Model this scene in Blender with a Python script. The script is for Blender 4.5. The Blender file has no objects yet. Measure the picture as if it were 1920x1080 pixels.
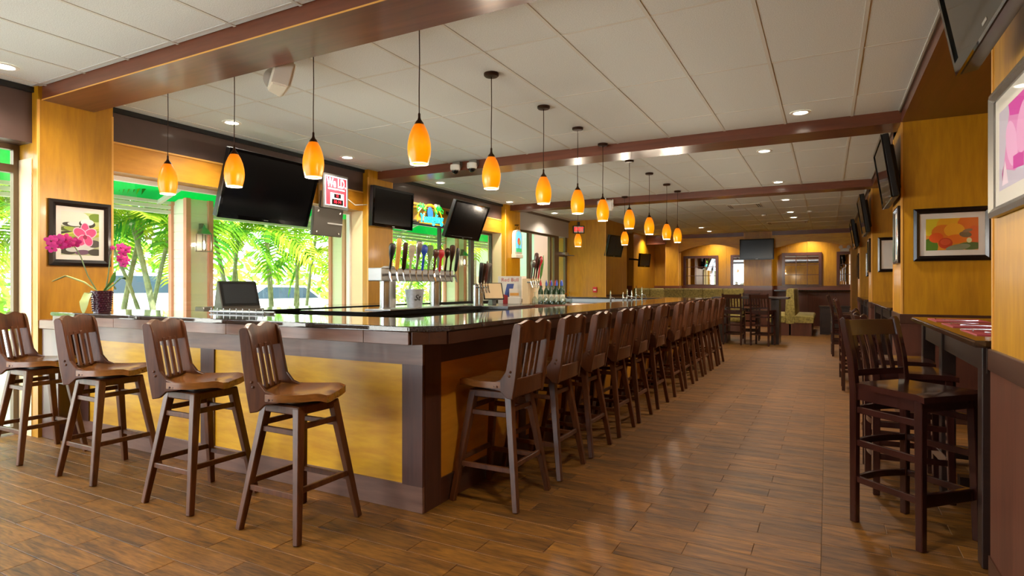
import bpy, bmesh, math, random
from mathutils import Vector, Matrix
R_ = math.radians
random.seed(7)
sc = bpy.context.scene
col = sc.collection

# ---------------------------------------------------------------- camera
cam_d = bpy.data.cameras.new('camera')
cam_d.sensor_width = 36.0
cam_d.lens = 36.0 * 1107.0 / 1920.0
cam_d.shift_y = -4.7 / 1920.0
cam_d.clip_start = 0.05
cam_d.clip_end = 400
cam = bpy.data.objects.new('camera', cam_d)
cam.location = (0, 0, 1.30)
cam.rotation_euler = (math.pi / 2, 0, 0.4908)
col.objects.link(cam)
sc.camera = cam

# ---------------------------------------------------------------- world, sun, exposure
world = bpy.data.worlds.new('world')
sc.world = world
world.use_nodes = True
wb = world.node_tree.nodes['Background']
wb.inputs[0].default_value = (0.86, 0.94, 1.0, 1)
wb.inputs[1].default_value = 7.0
sun_d = bpy.data.lights.new('sun', 'SUN')
sun_d.energy = 12.0
sun_d.angle = R_(1.0)
sun_d.color = (1.0, 0.95, 0.82)
sun = bpy.data.objects.new('sun', sun_d)
sun.rotation_euler = (R_(8), R_(38), 0)      # comes over the roof from the far (+X) side
col.objects.link(sun)
DOWNLIGHT_W = 62.0
PENDANT_W = 12.0
vs = sc.view_settings
vs.view_transform = 'Standard'
vs.look = 'None'
vs.exposure = 0.30
vs.gamma = 1.0
vs.use_curve_mapping = False
sc.cycles.max_bounces = 8
sc.cycles.diffuse_bounces = 5
sc.cycles.transparent_max_bounces = 16
sc.cycles.sample_clamp_indirect = 6.0
sc.cycles.caustics_reflective = False
sc.cycles.caustics_refractive = False

# ---------------------------------------------------------------- materials
def srgb(h):
    h = h.lstrip('#')
    c = [int(h[i:i + 2], 16) / 255 for i in (0, 2, 4)]
    return tuple((x / 12.92 if x <= 0.04045 else ((x + 0.055) / 1.055) ** 2.4) for x in c) + (1,)
M = {}
def base(name):
    m = bpy.data.materials.new(name); m.use_nodes = True
    M[name] = m
    nt = m.node_tree
    return m, nt, nt.nodes['Principled BSDF']
def mat(name, hexc, rough=0.5, metal=0.0, spec=0.5, coat=0.0, noise=0.0, nscale=20.0, bump=0.0):
    if name in M: return M[name]
    m, nt, b = base(name)
    c = srgb(hexc)
    b.inputs['Base Color'].default_value = c
    b.inputs['Roughness'].default_value = rough
    b.inputs['Metallic'].default_value = metal
    b.inputs['Specular IOR Level'].default_value = spec
    b.inputs['Coat Weight'].default_value = coat
    b.inputs['Coat Roughness'].default_value = 0.08
    if noise or bump:
        tc = nt.nodes.new('ShaderNodeTexCoord'); n = nt.nodes.new('ShaderNodeTexNoise')
        n.inputs['Scale'].default_value = nscale; n.inputs['Detail'].default_value = 6
        nt.links.new(tc.outputs['Object'], n.inputs['Vector'])
        if noise:
            r = nt.nodes.new('ShaderNodeValToRGB')
            r.color_ramp.elements[0].position = 0.3; r.color_ramp.elements[1].position = 0.7
            r.color_ramp.elements[0].color = tuple(x * (1 - noise) for x in c[:3]) + (1,)
            r.color_ramp.elements[1].color = tuple(min(1, x * (1 + noise)) for x in c[:3]) + (1,)
            nt.links.new(n.outputs['Fac'], r.inputs['Fac']); nt.links.new(r.outputs['Color'], b.inputs['Base Color'])
        if bump:
            bp = nt.nodes.new('ShaderNodeBump'); bp.inputs['Strength'].default_value = bump
            bp.inputs['Distance'].default_value = 0.01
            nt.links.new(n.outputs['Fac'], bp.inputs['Height']); nt.links.new(bp.outputs['Normal'], b.inputs['Normal'])
    return m
def wood(name, dark, light, axis='z', scale=6.0, stretch=9.0, rough=0.35, coat=0.0, rnd=0.12, bump=0.05, contrast=(0.3, 0.72), spec=0.5):
    m, nt, b = base(name)
    N = nt.nodes.new; L = nt.links.new
    tc = N('ShaderNodeTexCoord'); oi = N('ShaderNodeObjectInfo'); mp = N('ShaderNodeMapping')
    ge = N('ShaderNodeNewGeometry'); ra = N('ShaderNodeMath'); ra.operation = 'ADD'; rf = N('ShaderNodeMath'); rf.operation = 'FRACT'
    L(oi.outputs['Random'], ra.inputs[0]); L(ge.outputs['Random Per Island'], ra.inputs[1]); L(ra.outputs[0], rf.inputs[0])
    s = {'x': (1 / stretch, 1, 1), 'y': (1, 1 / stretch, 1), 'z': (1, 1, 1 / stretch)}[axis]
    mp.inputs['Scale'].default_value = tuple(scale * k for k in s)
    ad = N('ShaderNodeVectorMath'); ad.operation = 'MULTIPLY_ADD'
    cb = N('ShaderNodeCombineXYZ')
    for k in range(3): L(rf.outputs[0], cb.inputs[k])
    L(cb.outputs[0], ad.inputs[0]); ad.inputs[1].default_value = (37, 53, 71)
    L(tc.outputs['Object'], ad.inputs[2]); L(ad.outputs[0], mp.inputs['Vector'])
    n1 = N('ShaderNodeTexNoise'); n1.inputs['Scale'].default_value = 1.0; n1.inputs['Detail'].default_value = 8
    n1.inputs['Roughness'].default_value = 0.62; n1.inputs['Distortion'].default_value = 1.2
    L(mp.outputs[0], n1.inputs['Vector'])
    n2 = N('ShaderNodeTexNoise'); n2.inputs['Scale'].default_value = 7.0; n2.inputs['Detail'].default_value = 4
    L(mp.outputs[0], n2.inputs['Vector'])
    mx = N('ShaderNodeMath'); mx.operation = 'MULTIPLY_ADD'; mx.inputs[1].default_value = 0.35
    L(n2.outputs['Fac'], mx.inputs[0])
    m2 = N('ShaderNodeMath'); m2.operation = 'MULTIPLY'; m2.inputs[1].default_value = 0.65
    L(n1.outputs['Fac'], m2.inputs[0]); L(m2.outputs[0], mx.inputs[2])
    r = N('ShaderNodeValToRGB')
    r.color_ramp.elements[0].position = contrast[0]; r.color_ramp.elements[1].position = contrast[1]
    r.color_ramp.elements[0].color = srgb(dark); r.color_ramp.elements[1].color = srgb(light)
    L(mx.outputs[0], r.inputs['Fac'])
    hs = N('ShaderNodeHueSaturation')
    mr = N('ShaderNodeMapRange'); mr.inputs[3].default_value = 1 - rnd; mr.inputs[4].default_value = 1 + rnd
    L(rf.outputs[0], mr.inputs[0]); L(mr.outputs[0], hs.inputs['Value']); L(r.outputs['Color'], hs.inputs['Color'])
    L(hs.outputs[0], b.inputs['Base Color'])
    b.inputs['Roughness'].default_value = rough; b.inputs['Coat Weight'].default_value = coat
    b.inputs['Coat Roughness'].default_value = 0.12; b.inputs['Specular IOR Level'].default_value = spec
    if bump:
        bp = N('ShaderNodeBump'); bp.inputs['Strength'].default_value = bump; bp.inputs['Distance'].default_value = 0.01
        L(mx.outputs[0], bp.inputs['Height']); L(bp.outputs['Normal'], b.inputs['Normal'])
    return m
def emis(name, hexc, strength, basehex=None):
    m, nt, b = base(name)
    b.inputs['Base Color'].default_value = srgb(basehex or hexc)
    b.inputs['Emission Color'].default_value = srgb(hexc)
    b.inputs['Emission Strength'].default_value = strength
    b.inputs['Roughness'].default_value = 0.3
    return m
def glass(name, tint='#ffffff', fac=0.06, rough=0.02):
    m = bpy.data.materials.new(name); m.use_nodes = True; M[name] = m
    nt = m.node_tree; nt.nodes.clear(); N = nt.nodes.new; L = nt.links.new
    o = N('ShaderNodeOutputMaterial'); t = N('ShaderNodeBsdfTransparent'); g = N('ShaderNodeBsdfGlossy'); x = N('ShaderNodeMixShader')
    t.inputs[0].default_value = srgb(tint); g.inputs['Roughness'].default_value = rough
    x.inputs[0].default_value = fac
    L(t.outputs[0], x.inputs[1]); L(g.outputs[0], x.inputs[2]); L(x.outputs[0], o.inputs[0])
    return m
def leaf(name, c1, c2, trans=0.5):
    m = bpy.data.materials.new(name); m.use_nodes = True; M[name] = m
    nt = m.node_tree; nt.nodes.clear(); N = nt.nodes.new; L = nt.links.new
    o = N('ShaderNodeOutputMaterial'); d = N('ShaderNodeBsdfDiffuse'); t = N('ShaderNodeBsdfTranslucent'); x = N('ShaderNodeMixShader')
    oi = N('ShaderNodeObjectInfo'); mx = N('ShaderNodeMix'); mx.data_type = 'RGBA'
    mx.inputs[6].default_value = srgb(c1); mx.inputs[7].default_value = srgb(c2)
    ge = N('ShaderNodeNewGeometry'); ra = N('ShaderNodeMath'); ra.operation = 'ADD'; rf = N('ShaderNodeMath'); rf.operation = 'FRACT'
    L(oi.outputs['Random'], ra.inputs[0]); L(ge.outputs['Random Per Island'], ra.inputs[1]); L(ra.outputs[0], rf.inputs[0]); L(rf.outputs[0], mx.inputs[0])
    L(mx.outputs[2], d.inputs[0]); L(mx.outputs[2], t.inputs[0]); x.inputs[0].default_value = trans
    L(d.outputs[0], x.inputs[1]); L(t.outputs[0], x.inputs[2]); L(x.outputs[0], o.inputs[0])
    return m

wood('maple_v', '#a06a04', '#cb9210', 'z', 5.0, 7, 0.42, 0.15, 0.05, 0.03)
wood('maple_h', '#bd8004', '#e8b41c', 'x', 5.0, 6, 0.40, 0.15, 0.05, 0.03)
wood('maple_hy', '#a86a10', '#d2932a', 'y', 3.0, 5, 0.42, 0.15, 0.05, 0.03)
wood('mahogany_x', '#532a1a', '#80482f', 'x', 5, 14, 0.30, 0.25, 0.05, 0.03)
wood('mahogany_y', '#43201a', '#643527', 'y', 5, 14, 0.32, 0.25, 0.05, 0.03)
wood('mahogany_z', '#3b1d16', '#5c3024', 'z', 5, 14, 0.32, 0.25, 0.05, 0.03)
wood('bar_brown_x_lit', '#5d3f34', '#8d6855', 'x', 5, 10, 0.36, 0.2, 0.08, 0.05)  # paler copy for the front boards, with glare lightened into the colour
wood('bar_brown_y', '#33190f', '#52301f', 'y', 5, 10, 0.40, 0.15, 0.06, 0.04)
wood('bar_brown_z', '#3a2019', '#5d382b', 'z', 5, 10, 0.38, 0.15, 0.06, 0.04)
wood('stool_wood', '#351a0d', '#714223', 'z', 9, 9, 0.36, 0.06, 0.12, 0.03, (0.3, 0.72), 0.38)
wood('stool_seat', '#5c3616', '#a2682f', 'x', 9, 9, 0.22, 0.5, 0.12, 0.03)
wood('chair_wood', '#200d09', '#43201a', 'z', 9, 10, 0.22, 0.5, 0.10, 0.02)
wood('dark_table', '#1d100c', '#332019', 'x', 8, 10, 0.38, 0.1, 0.05, 0.02)
wood('plank', '#341c06', '#93601f', 'x', 15, 8, 0.52, 0.0, 0.20, 0.10, (0.34, 0.68), 0.42)
wood('wainscot', '#4a281d', '#6b3d2b', 'z', 6, 12, 0.42, 0.05, 0.04, 0.03)
mat('grout', '#7a6148', 0.8)
wood('table_gloss', '#1f120b', '#3a2417', 'y', 8, 10, 0.14, 0.6, 0.05, 0.0)
mat('tile_white', '#dce2e1', 0.95, noise=0.14, nscale=150, bump=0.2)
mat('grid_white', '#d6d6cf', 0.8)
mat('band_dark', '#4b3730', 0.4, coat=0.1, noise=0.08, nscale=8)
mat('band_grey', '#a59c92', 0.5)
mat('jamb', '#e3c79c', 0.6)
mat('trim_light', '#dca24c', 0.4)
mat('white_paint', '#e9e6e0', 0.4)
mat('alu', '#8d8a84', 0.35, 0.8)
mat('alu_dark', '#55504a', 0.4, 0.7)
mat('alu_bronze', '#6b5a46', 0.4, 0.6)
mat('granite', '#3a332d', 0.045, spec=0.9, coat=0.6, noise=0.35, nscale=160)
mat('granite_edge', '#8b8177', 0.12, coat=0.4, noise=0.25, nscale=120)
mat('black_stone', '#141414', 0.12, coat=0.5)
mat('black_plastic', '#0d0d0e', 0.35)
mat('black_gloss', '#060708', 0.06, spec=0.6)
mat('screen_off', '#07080b', 0.16, spec=0.35)
mat('screen_mid', '#2c2f33', 0.2)
mat('steel', '#c4c6c8', 0.22, 1.0)
mat('steel_brushed', '#a9aaa9', 0.36, 1.0)
mat('chrome', '#e3e6ea', 0.07, 1.0)
mat('brass', '#b8893c', 0.25, 1.0)
mat('bronze', '#3b2417', 0.35, 0.7)
mat('white_plastic', '#dcd9d2', 0.4)
mat('cream_plastic', '#d9cfbd', 0.5)
mat('frame_black', '#1a1312', 0.22, coat=0.3)
mat('frame_silver', '#8f8a86', 0.25, 0.7)
mat('mat_board', '#e4dcd2', 0.8)
mat('mirror', '#e8e8e8', 0.02, 1.0)
mat('upholstery', '#95823f', 0.7, noise=0.45, nscale=22, bump=0.1)
leaf('awning', '#2fc074', '#2fc074', 0.5)
mat('siding', '#f3f1df', 0.7)
mat('salmon', '#e39a86', 0.7)
mat('stucco_pink', '#f0c3b4', 0.8)
mat('stucco_mint', '#cdebd6', 0.8)
mat('concrete', '#c9c6bd', 0.9, noise=0.1, nscale=2)
mat('car_white', '#f4f4f4', 0.25, coat=0.6)
mat('car_glass', '#31434f', 0.08)
mat('rubber', '#1a1a1a', 0.8)
mat('trunk', '#8c9470', 0.8, noise=0.3, nscale=12)
mat('trunk_grey', '#b3a993', 0.85, noise=0.2, nscale=20)
mat('soil', '#4a3628', 0.9)
mat('pot_purple', '#3a1424', 0.18, coat=0.6)
mat('orchid_pink', '#c92a86', 0.5)
mat('orchid_deep', '#7d0f45', 0.5)
mat('leaf_green', '#4f7f35', 0.45, noise=0.2, nscale=9)
mat('leaf_pale', '#b9c47c', 0.45)
mat('stem_green', '#6b7b4d', 0.6)
mat('stucco_roof', '#8c8f88', 0.8)
leaf('frond', '#6fa828', '#cfe04a', 0.55)
leaf('frond_deep', '#2f7a2c', '#7fb52e', 0.45)
leaf('hedge', '#3f7a24', '#b4cf50', 0.5)
glass('pane')
glass('pic_glass', '#ffffff', 0.05, 0.03)
glass('wine_glass', '#e8f2f0', 0.16, 0.03)
mat('bottle_green', '#1e3a1c', 0.08, spec=0.7)
mat('bottle_blue', '#14264e', 0.08, spec=0.7)
mat('bottle_label', '#d9d3bd', 0.6)
mat('red', '#b3242c', 0.4)
mat('cap_blue', '#2a4ab0', 0.4)
mat('placemat', '#b3404a', 0.6)
mat('red_plastic', '#c4282f', 0.35)
emis('bulb', '#fff3dc', 14.0)
emis('shade_glow', '#ff8a06', 0.85, '#a85606')
def _shade_ramp():                       # amber glass; its emission colour runs darker towards the socket
    nt = M['shade_glow'].node_tree; N = nt.nodes.new; L = nt.links.new
    tc = N('ShaderNodeTexCoord'); sx = N('ShaderNodeSeparateXYZ'); mr = N('ShaderNodeMapRange'); r = N('ShaderNodeValToRGB')
    mr.inputs[1].default_value = -0.93; mr.inputs[2].default_value = -0.66
    e = r.color_ramp.elements; e[0].position = 0.0; e[0].color = srgb('#ff9200'); e[1].position = 1.0; e[1].color = srgb('#b04a06')
    k = e.new(0.45); k.color = srgb('#ffa000'); k = e.new(0.78); k.color = srgb('#f58200')
    n = N('ShaderNodeTexNoise'); n.inputs['Scale'].default_value = 9; ma = N('ShaderNodeMath'); ma.operation = 'MULTIPLY_ADD'; ma.inputs[1].default_value = 0.35
    L(tc.outputs['Object'], sx.inputs[0]); L(sx.outputs[2], mr.inputs[0]); L(tc.outputs['Object'], n.inputs['Vector'])
    L(n.outputs['Fac'], ma.inputs[0]); mm = N('ShaderNodeMath'); mm.operation = 'SUBTRACT'; mm.inputs[1].default_value = 0.17
    L(mr.outputs[0], mm.inputs[0]); L(mm.outputs[0], ma.inputs[2]); L(ma.outputs[0], r.inputs['Fac'])
    L(r.outputs['Color'], nt.nodes['Principled BSDF'].inputs['Emission Color'])
_shade_ramp()
emis('shade_rim', '#ffd9a0', 1.6, '#ffe2b8')

# ---------------------------------------------------------------- mesh helpers
class MB:
    def __init__(s): s.v = []; s.f = []; s.mi = []; s.cur = 0; s.mats = []
    def use(s, m):
        if m not in s.mats: s.mats.append(m)
        s.cur = s.mats.index(m); return s
    def add(s, vs_, fs):
        n = len(s.v); s.v += [tuple(p) for p in vs_]
        for f in fs: s.f.append(tuple(i + n for i in f)); s.mi.append(s.cur)
        return s
    BF = [(0, 3, 2, 1), (4, 5, 6, 7), (0, 1, 5, 4), (1, 2, 6, 5), (2, 3, 7, 6), (3, 0, 4, 7)]
    def box(s, x0, x1, y0, y1, z0, z1):
        return s.add([(x0, y0, z0), (x1, y0, z0), (x1, y1, z0), (x0, y1, z0), (x0, y0, z1), (x1, y0, z1), (x1, y1, z1), (x0, y1, z1)], MB.BF)
    def bar(s, p, q, w, h, side=(1, 0, 0), w2=None, h2=None):
        # rectangular bar from p to q; w measured along `side`
        p = Vector(p); q = Vector(q); d = (q - p).normalized(); a = Vector(side)
        a = (a - d * a.dot(d)).normalized(); b = d.cross(a)
        w2 = w if w2 is None else w2; h2 = h if h2 is None else h2
        out = []
        for c, ww, hh in ((p, w, h), (q, w2, h2)):
            for sx, sy in ((-1, -1), (1, -1), (1, 1), (-1, 1)): out.append(c + a * sx * ww / 2 + b * sy * hh / 2)
        return s.add(out, MB.BF)
    def tube(s, pts, r, n=8, cap=True):
        pts = [Vector(p) for p in pts]; k = len(pts)
        rr = r if isinstance(r, (list, tuple)) else [r] * k
        ref = Vector((0, 0, 1)); rings = []
        for i, p in enumerate(pts):
            t = (pts[min(i + 1, k - 1)] - pts[max(i - 1, 0)]).normalized()
            rf = ref if abs(t.dot(ref)) < 0.95 else Vector((1, 0, 0))
            a = t.cross(rf).normalized(); b = t.cross(a)
            rings += [p + a * math.cos(2 * math.pi * j / n) * rr[i] + b * math.sin(2 * math.pi * j / n) * rr[i] for j in range(n)]
        fs = [(i * n + j, i * n + (j + 1) % n, (i + 1) * n + (j + 1) % n, (i + 1) * n + j) for i in range(k - 1) for j in range(n)]
        if cap: fs += [tuple(reversed(range(n))), tuple(range((k - 1) * n, k * n))]
        return s.add(rings, fs)
    def lathe(s, prof, n=20, c=(0, 0, 0), cap=True):
        vs_ = []
        for r, z in prof:
            vs_ += [(c[0] + r * math.cos(2 * math.pi * j / n), c[1] + r * math.sin(2 * math.pi * j / n), c[2] + z) for j in range(n)]
        k = len(prof)
        fs = [(i * n + j, i * n + (j + 1) % n, (i + 1) * n + (j + 1) % n, (i + 1) * n + j) for i in range(k - 1) for j in range(n)]
        if cap: fs += [tuple(reversed(range(n))), tuple(range((k - 1) * n, k * n))]
        return s.add(vs_, fs)
    def prism(s, poly, f0, f1):
        # poly of 2-D points; f0/f1 map (u,v)->xyz for the two caps
        n = len(poly)
        vs_ = [f0(*p) for p in poly] + [f1(*p) for p in poly]
        fs = [tuple(reversed(range(n))), tuple(range(n, 2 * n))] + [(i, (i + 1) % n, n + (i + 1) % n, n + i) for i in range(n)]
        return s.add(vs_, fs)
    def poly(s, pts): return s.add(pts, [tuple(range(len(pts)))])
    def surf(s, fn, nu, nv, thick=None):
        g = [fn(i / nu, j / nv) for i in range(nu + 1) for j in range(nv + 1)]
        ix = lambda i, j: i * (nv + 1) + j
        fs = [(ix(i, j), ix(i + 1, j), ix(i + 1, j + 1), ix(i, j + 1)) for i in range(nu) for j in range(nv)]
        if thick is None: return s.add(g, fs)
        n = len(g); g2 = [(p[0] + thick[0], p[1] + thick[1], p[2] + thick[2]) for p in g]
        fs2 = [tuple(reversed([k + n for k in f])) for f in fs]
        rim = [ix(i, 0) for i in range(nu)] + [ix(nu, j) for j in range(nv)] + [ix(i, nv) for i in range(nu, 0, -1)] + [ix(0, j) for j in range(nv, 0, -1)]
        fs3 = [(rim[(k + 1) % len(rim)], rim[k], rim[k] + n, rim[(k + 1) % len(rim)] + n) for k in range(len(rim))]
        return s.add(g + g2, fs + fs2 + fs3)
    def mesh(s, name, m=None, bev=0.0, smooth=True, seg=1):
        me = bpy.data.meshes.new(name)
        me.from_pydata(s.v, [], s.f)
        ms = s.mats if s.mats else [m]
        for x in ms: me.materials.append(M[x] if isinstance(x, str) else x)
        if s.mats: me.polygons.foreach_set('material_index', s.mi)
        bm = bmesh.new(); bm.from_mesh(me)
        bmesh.ops.recalc_face_normals(bm, faces=bm.faces)
        if bev:
            ed = [e for e in bm.edges if len(e.link_faces) == 2 and e.calc_face_angle(0) > 0.6]
            bmesh.ops.bevel(bm, geom=ed, offset=bev, segments=seg, affect='EDGES', clamp_overlap=True)
        bm.to_mesh(me); bm.free()
        if smooth:
            me.polygons.foreach_set('use_smooth', [True] * len(me.polygons))
            me.set_sharp_from_angle(angle=R_(38))
        me.update()
        return me
    def build(s, name, m=None, parent=None, loc=(0, 0, 0), rot=(0, 0, 0), bev=0.0, smooth=True, seg=1):
        o = bpy.data.objects.new(name, s.mesh(name, m, bev, smooth, seg))
        col.objects.link(o); o.location = loc; o.rotation_euler = rot
        if parent: o.parent = parent
        return o
def BX(*a): return MB().box(*a)
def tag(o, label, cat, group=None, kind=None):
    if label: o['label'] = label
    if cat: o['category'] = cat
    if group: o['group'] = group
    if kind: o['kind'] = kind
    return o
def thing(name, label, cat, loc=(0, 0, 0), rot=(0, 0, 0), group=None):
    o = bpy.data.objects.new(name, None); col.objects.link(o)
    o.empty_display_size = 0.1
    o.location = loc; o.rotation_euler = rot
    return tag(o, label, cat, group)
def struct(name, label=None):
    o = bpy.data.objects.new(name, None); col.objects.link(o); o['kind'] = 'structure'
    if label: o['label'] = label
    return o
def st(o, label=None):
    o['kind'] = 'structure'
    if label: o['label'] = label
    return o
def dup(root, loc, rot, label, group=None):
    r = root.copy(); col.objects.link(r); r.location = loc; r.rotation_euler = rot
    r['label'] = label
    if group: r['group'] = group
    for ch in root.children:
        c = ch.copy(); col.objects.link(c); c.parent = r
        for g in ch.children:
            d = g.copy(); col.objects.link(d); d.parent = c
    return r
def text_obj(s, size, name, m, parent, loc, rot, extrude=0.001, shear=0.0, align='CENTER', sx=1.0, bold=0.0):
    cu = bpy.data.curves.new('t', 'FONT'); cu.body = s; cu.size = size; cu.extrude = extrude
    cu.align_x = align; cu.align_y = 'CENTER'; cu.shear = shear; cu.offset = bold; cu.resolution_u = 3
    to = bpy.data.objects.new('t', cu); col.objects.link(to)
    dg = bpy.context.evaluated_depsgraph_get()
    me = bpy.data.meshes.new_from_object(to.evaluated_get(dg))
    bpy.data.objects.remove(to); bpy.data.curves.remove(cu)
    me.materials.clear(); me.materials.append(M[m])
    o = bpy.data.objects.new(name, me); col.objects.link(o)
    o.parent = parent; o.location = loc; o.rotation_euler = rot; o.scale = (sx, 1, 1)
    return o
def lamp(name, kind, energy, color, loc, parent=None, size=0.05, spot=None, blend=0.6, rot=(0, 0, 0)):
    d = bpy.data.lights.new(name, kind); d.energy = energy; d.color = color
    if kind in ('POINT', 'SPOT'): d.shadow_soft_size = size
    if kind == 'SPOT': d.spot_size = spot; d.spot_blend = blend
    o = bpy.data.objects.new(name, d); col.objects.link(o); o.location = loc; o.rotation_euler = rot
    if parent: o.parent = parent
    return o
CZ = 3.005          # ceiling height
BZ = 2.892          # underside of the beams

# ================================================================ THE ROOM
YB = -3.2           # storefront behind the camera
# ---- floor: wood-look tiles laid in rows along X, half-bond
floor = st(BX(-6.45, 1.7, YB - 0.1, 21.3, -0.12, -0.004).build('floor', 'grout', smooth=False), 'floor of brown wood-look plank tiles in running bond')
PW, PL = 0.149, 0.598
planks = []
k0 = int((YB - 2.607) / PW)
for k in range(k0, int((21.2 - 2.607) / PW)):
    y0 = 2.607 + k * PW
    off = -1.82 if k % 2 == 0 else -1.521
    n = -8
    while off + n * PL < 1.6:
        a, b = max(off + n * PL, -6.4), min(off + (n + 1) * PL, 1.65)
        n += 1
        if b - a < 0.02: continue
        if a < -0.027 < b - 0.02 and a < -0.1: planks += [(a, -0.026, y0), (-0.026, b, y0)]
        else: planks.append((a, b, y0))
def visible_plank(p):
    x, y = (p[0] + p[1]) / 2, p[2] + PW / 2
    d = -0.4713 * x + 0.882 * y; l = 0.882 * x + 0.4713 * y
    if d < 0.6: return None
    u, v = 960 + 1107 * l / d, 535 + 1107 * 1.3 / d
    if not (-60 < u < 1980 and v < 1120): return None
    if (x < -2.1 and y > 2.8): return None
    return d
vis = sorted([(visible_plank(p), p) for p in planks if visible_plank(p)])
near = set(p for d, p in vis[:300])
pm = {}
for p in sorted(near):
    L_ = round(p[1] - p[0], 3)
    if L_ not in pm: pm[L_] = BX(-L_ / 2 + 0.0014, L_ / 2 - 0.0014, -PW / 2 + 0.0014, PW / 2 - 0.0014, -0.010, 0).mesh('plank', 'plank', 0.0016, False)
    o = bpy.data.objects.new('plank', pm[L_]); col.objects.link(o); o.parent = floor
    o.location = ((p[0] + p[1]) / 2, p[2] + PW / 2, random.uniform(-0.0006, 0))
mb = MB()
for p in planks:
    if p not in near: mb.box(p[0] + 0.0014, p[1] - 0.0014, p[2] + 0.0014, p[2] + PW - 0.0014, -0.01, -0.0002)
o = mb.build('plank_field', 'plank', floor, smooth=False); o['kind'] = 'stuff'

# ---- ceiling: 2x4 ft lay-in tiles in bays between the beams
ceiling = st(BX(-6.5, 1.7, YB - 0.1, 21.4, CZ + 0.03, CZ + 0.2).build('ceiling', 'tile_white', smooth=False), 'suspended ceiling of pale speckled lay-in tiles')
TX, TY = 0.6096, 1.2192
tiles = {}
grid = MB()
for (ya, yb, yo) in ((YB, 2.57, 1.30), (2.98, 6.86, 3.71), (7.30, 11.05, 8.33), (11.42, 20.2, 13.0)):
    ys = [ya] + sorted(yo + TY * k for k in range(-10, 12) if ya + 0.05 < yo + TY * k < yb - 0.05) + [yb]
    xs = [-6.05] + sorted(-1.003 + TX * k for k in range(-12, 5) if -6.0 < -1.003 + TX * k < 0.6) + [0.634]
    for i in range(len(xs) - 1):
        for j in range(len(ys) - 1):
            w, h = xs[i + 1] - xs[i], ys[j + 1] - ys[j]
            key = (round(w, 3), round(h, 3))
            if key not in tiles: tiles[key] = BX(-w / 2 + 0.006, w / 2 - 0.006, -h / 2 + 0.006, h / 2 - 0.006, 0, 0.014).mesh('ceiling_tile', 'tile_white', 0.003, False)
            if ys[j + 1] < 0.6: continue
            o = bpy.data.objects.new('ceiling_tile', tiles[key]); col.objects.link(o); o.parent = ceiling
            o.location = ((xs[i] + xs[i + 1]) / 2, (ys[j] + ys[j + 1]) / 2, CZ + 0.0025 + random.uniform(-0.0008, 0.0008))
    for x in xs[1:-1]: grid.box(x - 0.012, x + 0.012, ya, yb, CZ - 0.001, CZ + 0.004)
    for y in ys[1:-1]: grid.box(-6.05, 0.634, y - 0.010, y + 0.010, CZ, CZ + 0.0045)
    for x in (xs[0] + 0.012, xs[-1] - 0.012): grid.box(x - 0.012, x + 0.012, ya, yb, CZ - 0.001, CZ + 0.004)
grid.build('ceiling_grid', 'grid_white', ceiling, smooth=False)

# ---- beams
for i, (ya, yb, name) in enumerate(((2.57, 2.98, 'nearest'), (6.86, 7.28, 'middle'), (11.05, 11.42, 'far'))):
    t = st(BX(-6.02, 0.66, ya, yb, BZ, CZ + 0.02).build('trim_%d' % (i + 1), 'mahogany_x', bev=0.004, smooth=False), '%s dark wood box beam crossing the ceiling' % name)
    BX(-5.95, 0.63, ya - 0.004, ya, BZ - 0.003, BZ + 0.006).build('edge_bead', 'trim_light' if i == 0 else 'mahogany_x', t, smooth=False)

# ---- left wall: pillars, headers, low walls
wl = struct('wall_left', 'left wall of yellow wood pillars and window bays')
PIL = ((2.54, 3.14), (6.65, 7.20), (10.85, 11.50))
XP, XH, XG = -5.95, -6.05, -6.30
for (a, b) in PIL:
    o = BX(XG - 0.08, XP, a, b, 0, CZ + 0.02).build('pillar', 'maple_v', wl, smooth=False)
    BX(XP - 0.012, XP + 0.004, a - 0.004, a + 0.012, 1.0, BZ).build('corner_bead', 'trim_light', o, smooth=False)
    BX(XP - 0.012, XP + 0.004, b - 0.012, b + 0.004, 1.0, BZ).build('corner_bead', 'trim_light', o, smooth=False)
    BX(XG - 0.07, XP - 0.10, a - 0.006, a, 0, 2.40).build('jamb_board', 'jamb', o, smooth=False)
    BX(XG - 0.07, XP - 0.10, b, b + 0.006, 0, 2.40).build('jamb_board', 'jamb', o, smooth=False)
for (a, b, z0, m) in ((YB, 2.54, 2.53, 'band_dark'), (3.14, 6.65, 2.68, 'band_dark'), (7.20, 10.85, 2.68, 'band_dark'), (11.50, 14.5, 2.56, 'band_grey')):
    BX(XG - 0.08, XH, a, b, z0, CZ + 0.02).build('valance', m, wl, smooth=False)
    BX(XH, XH + 0.035, a, b, CZ - 0.045, CZ).build('crown_strip', 'black_plastic' if m == 'band_dark' else 'alu_bronze', wl, smooth=False)
for (a, b) in ((3.14, 6.65), (7.20, 10.85)):
    h = BX(XG - 0.08, XH, a, b, 2.40, 2.68).build('header_board', 'maple_hy', wl, smooth=False)
    BX(XH, XH + 0.008, a, b, 2.665, 2.683).build('edge_bead', 'trim_light', h, smooth=False)
    BX(XG - 0.08, XH, a, b, 0, 0.86).build('low_wall', 'maple_hy', wl, smooth=False)
    BX(XG - 0.08, XH + 0.05, a, b, 0.86, 0.89).build('sill', 'white_paint', wl, smooth=False)

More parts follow.
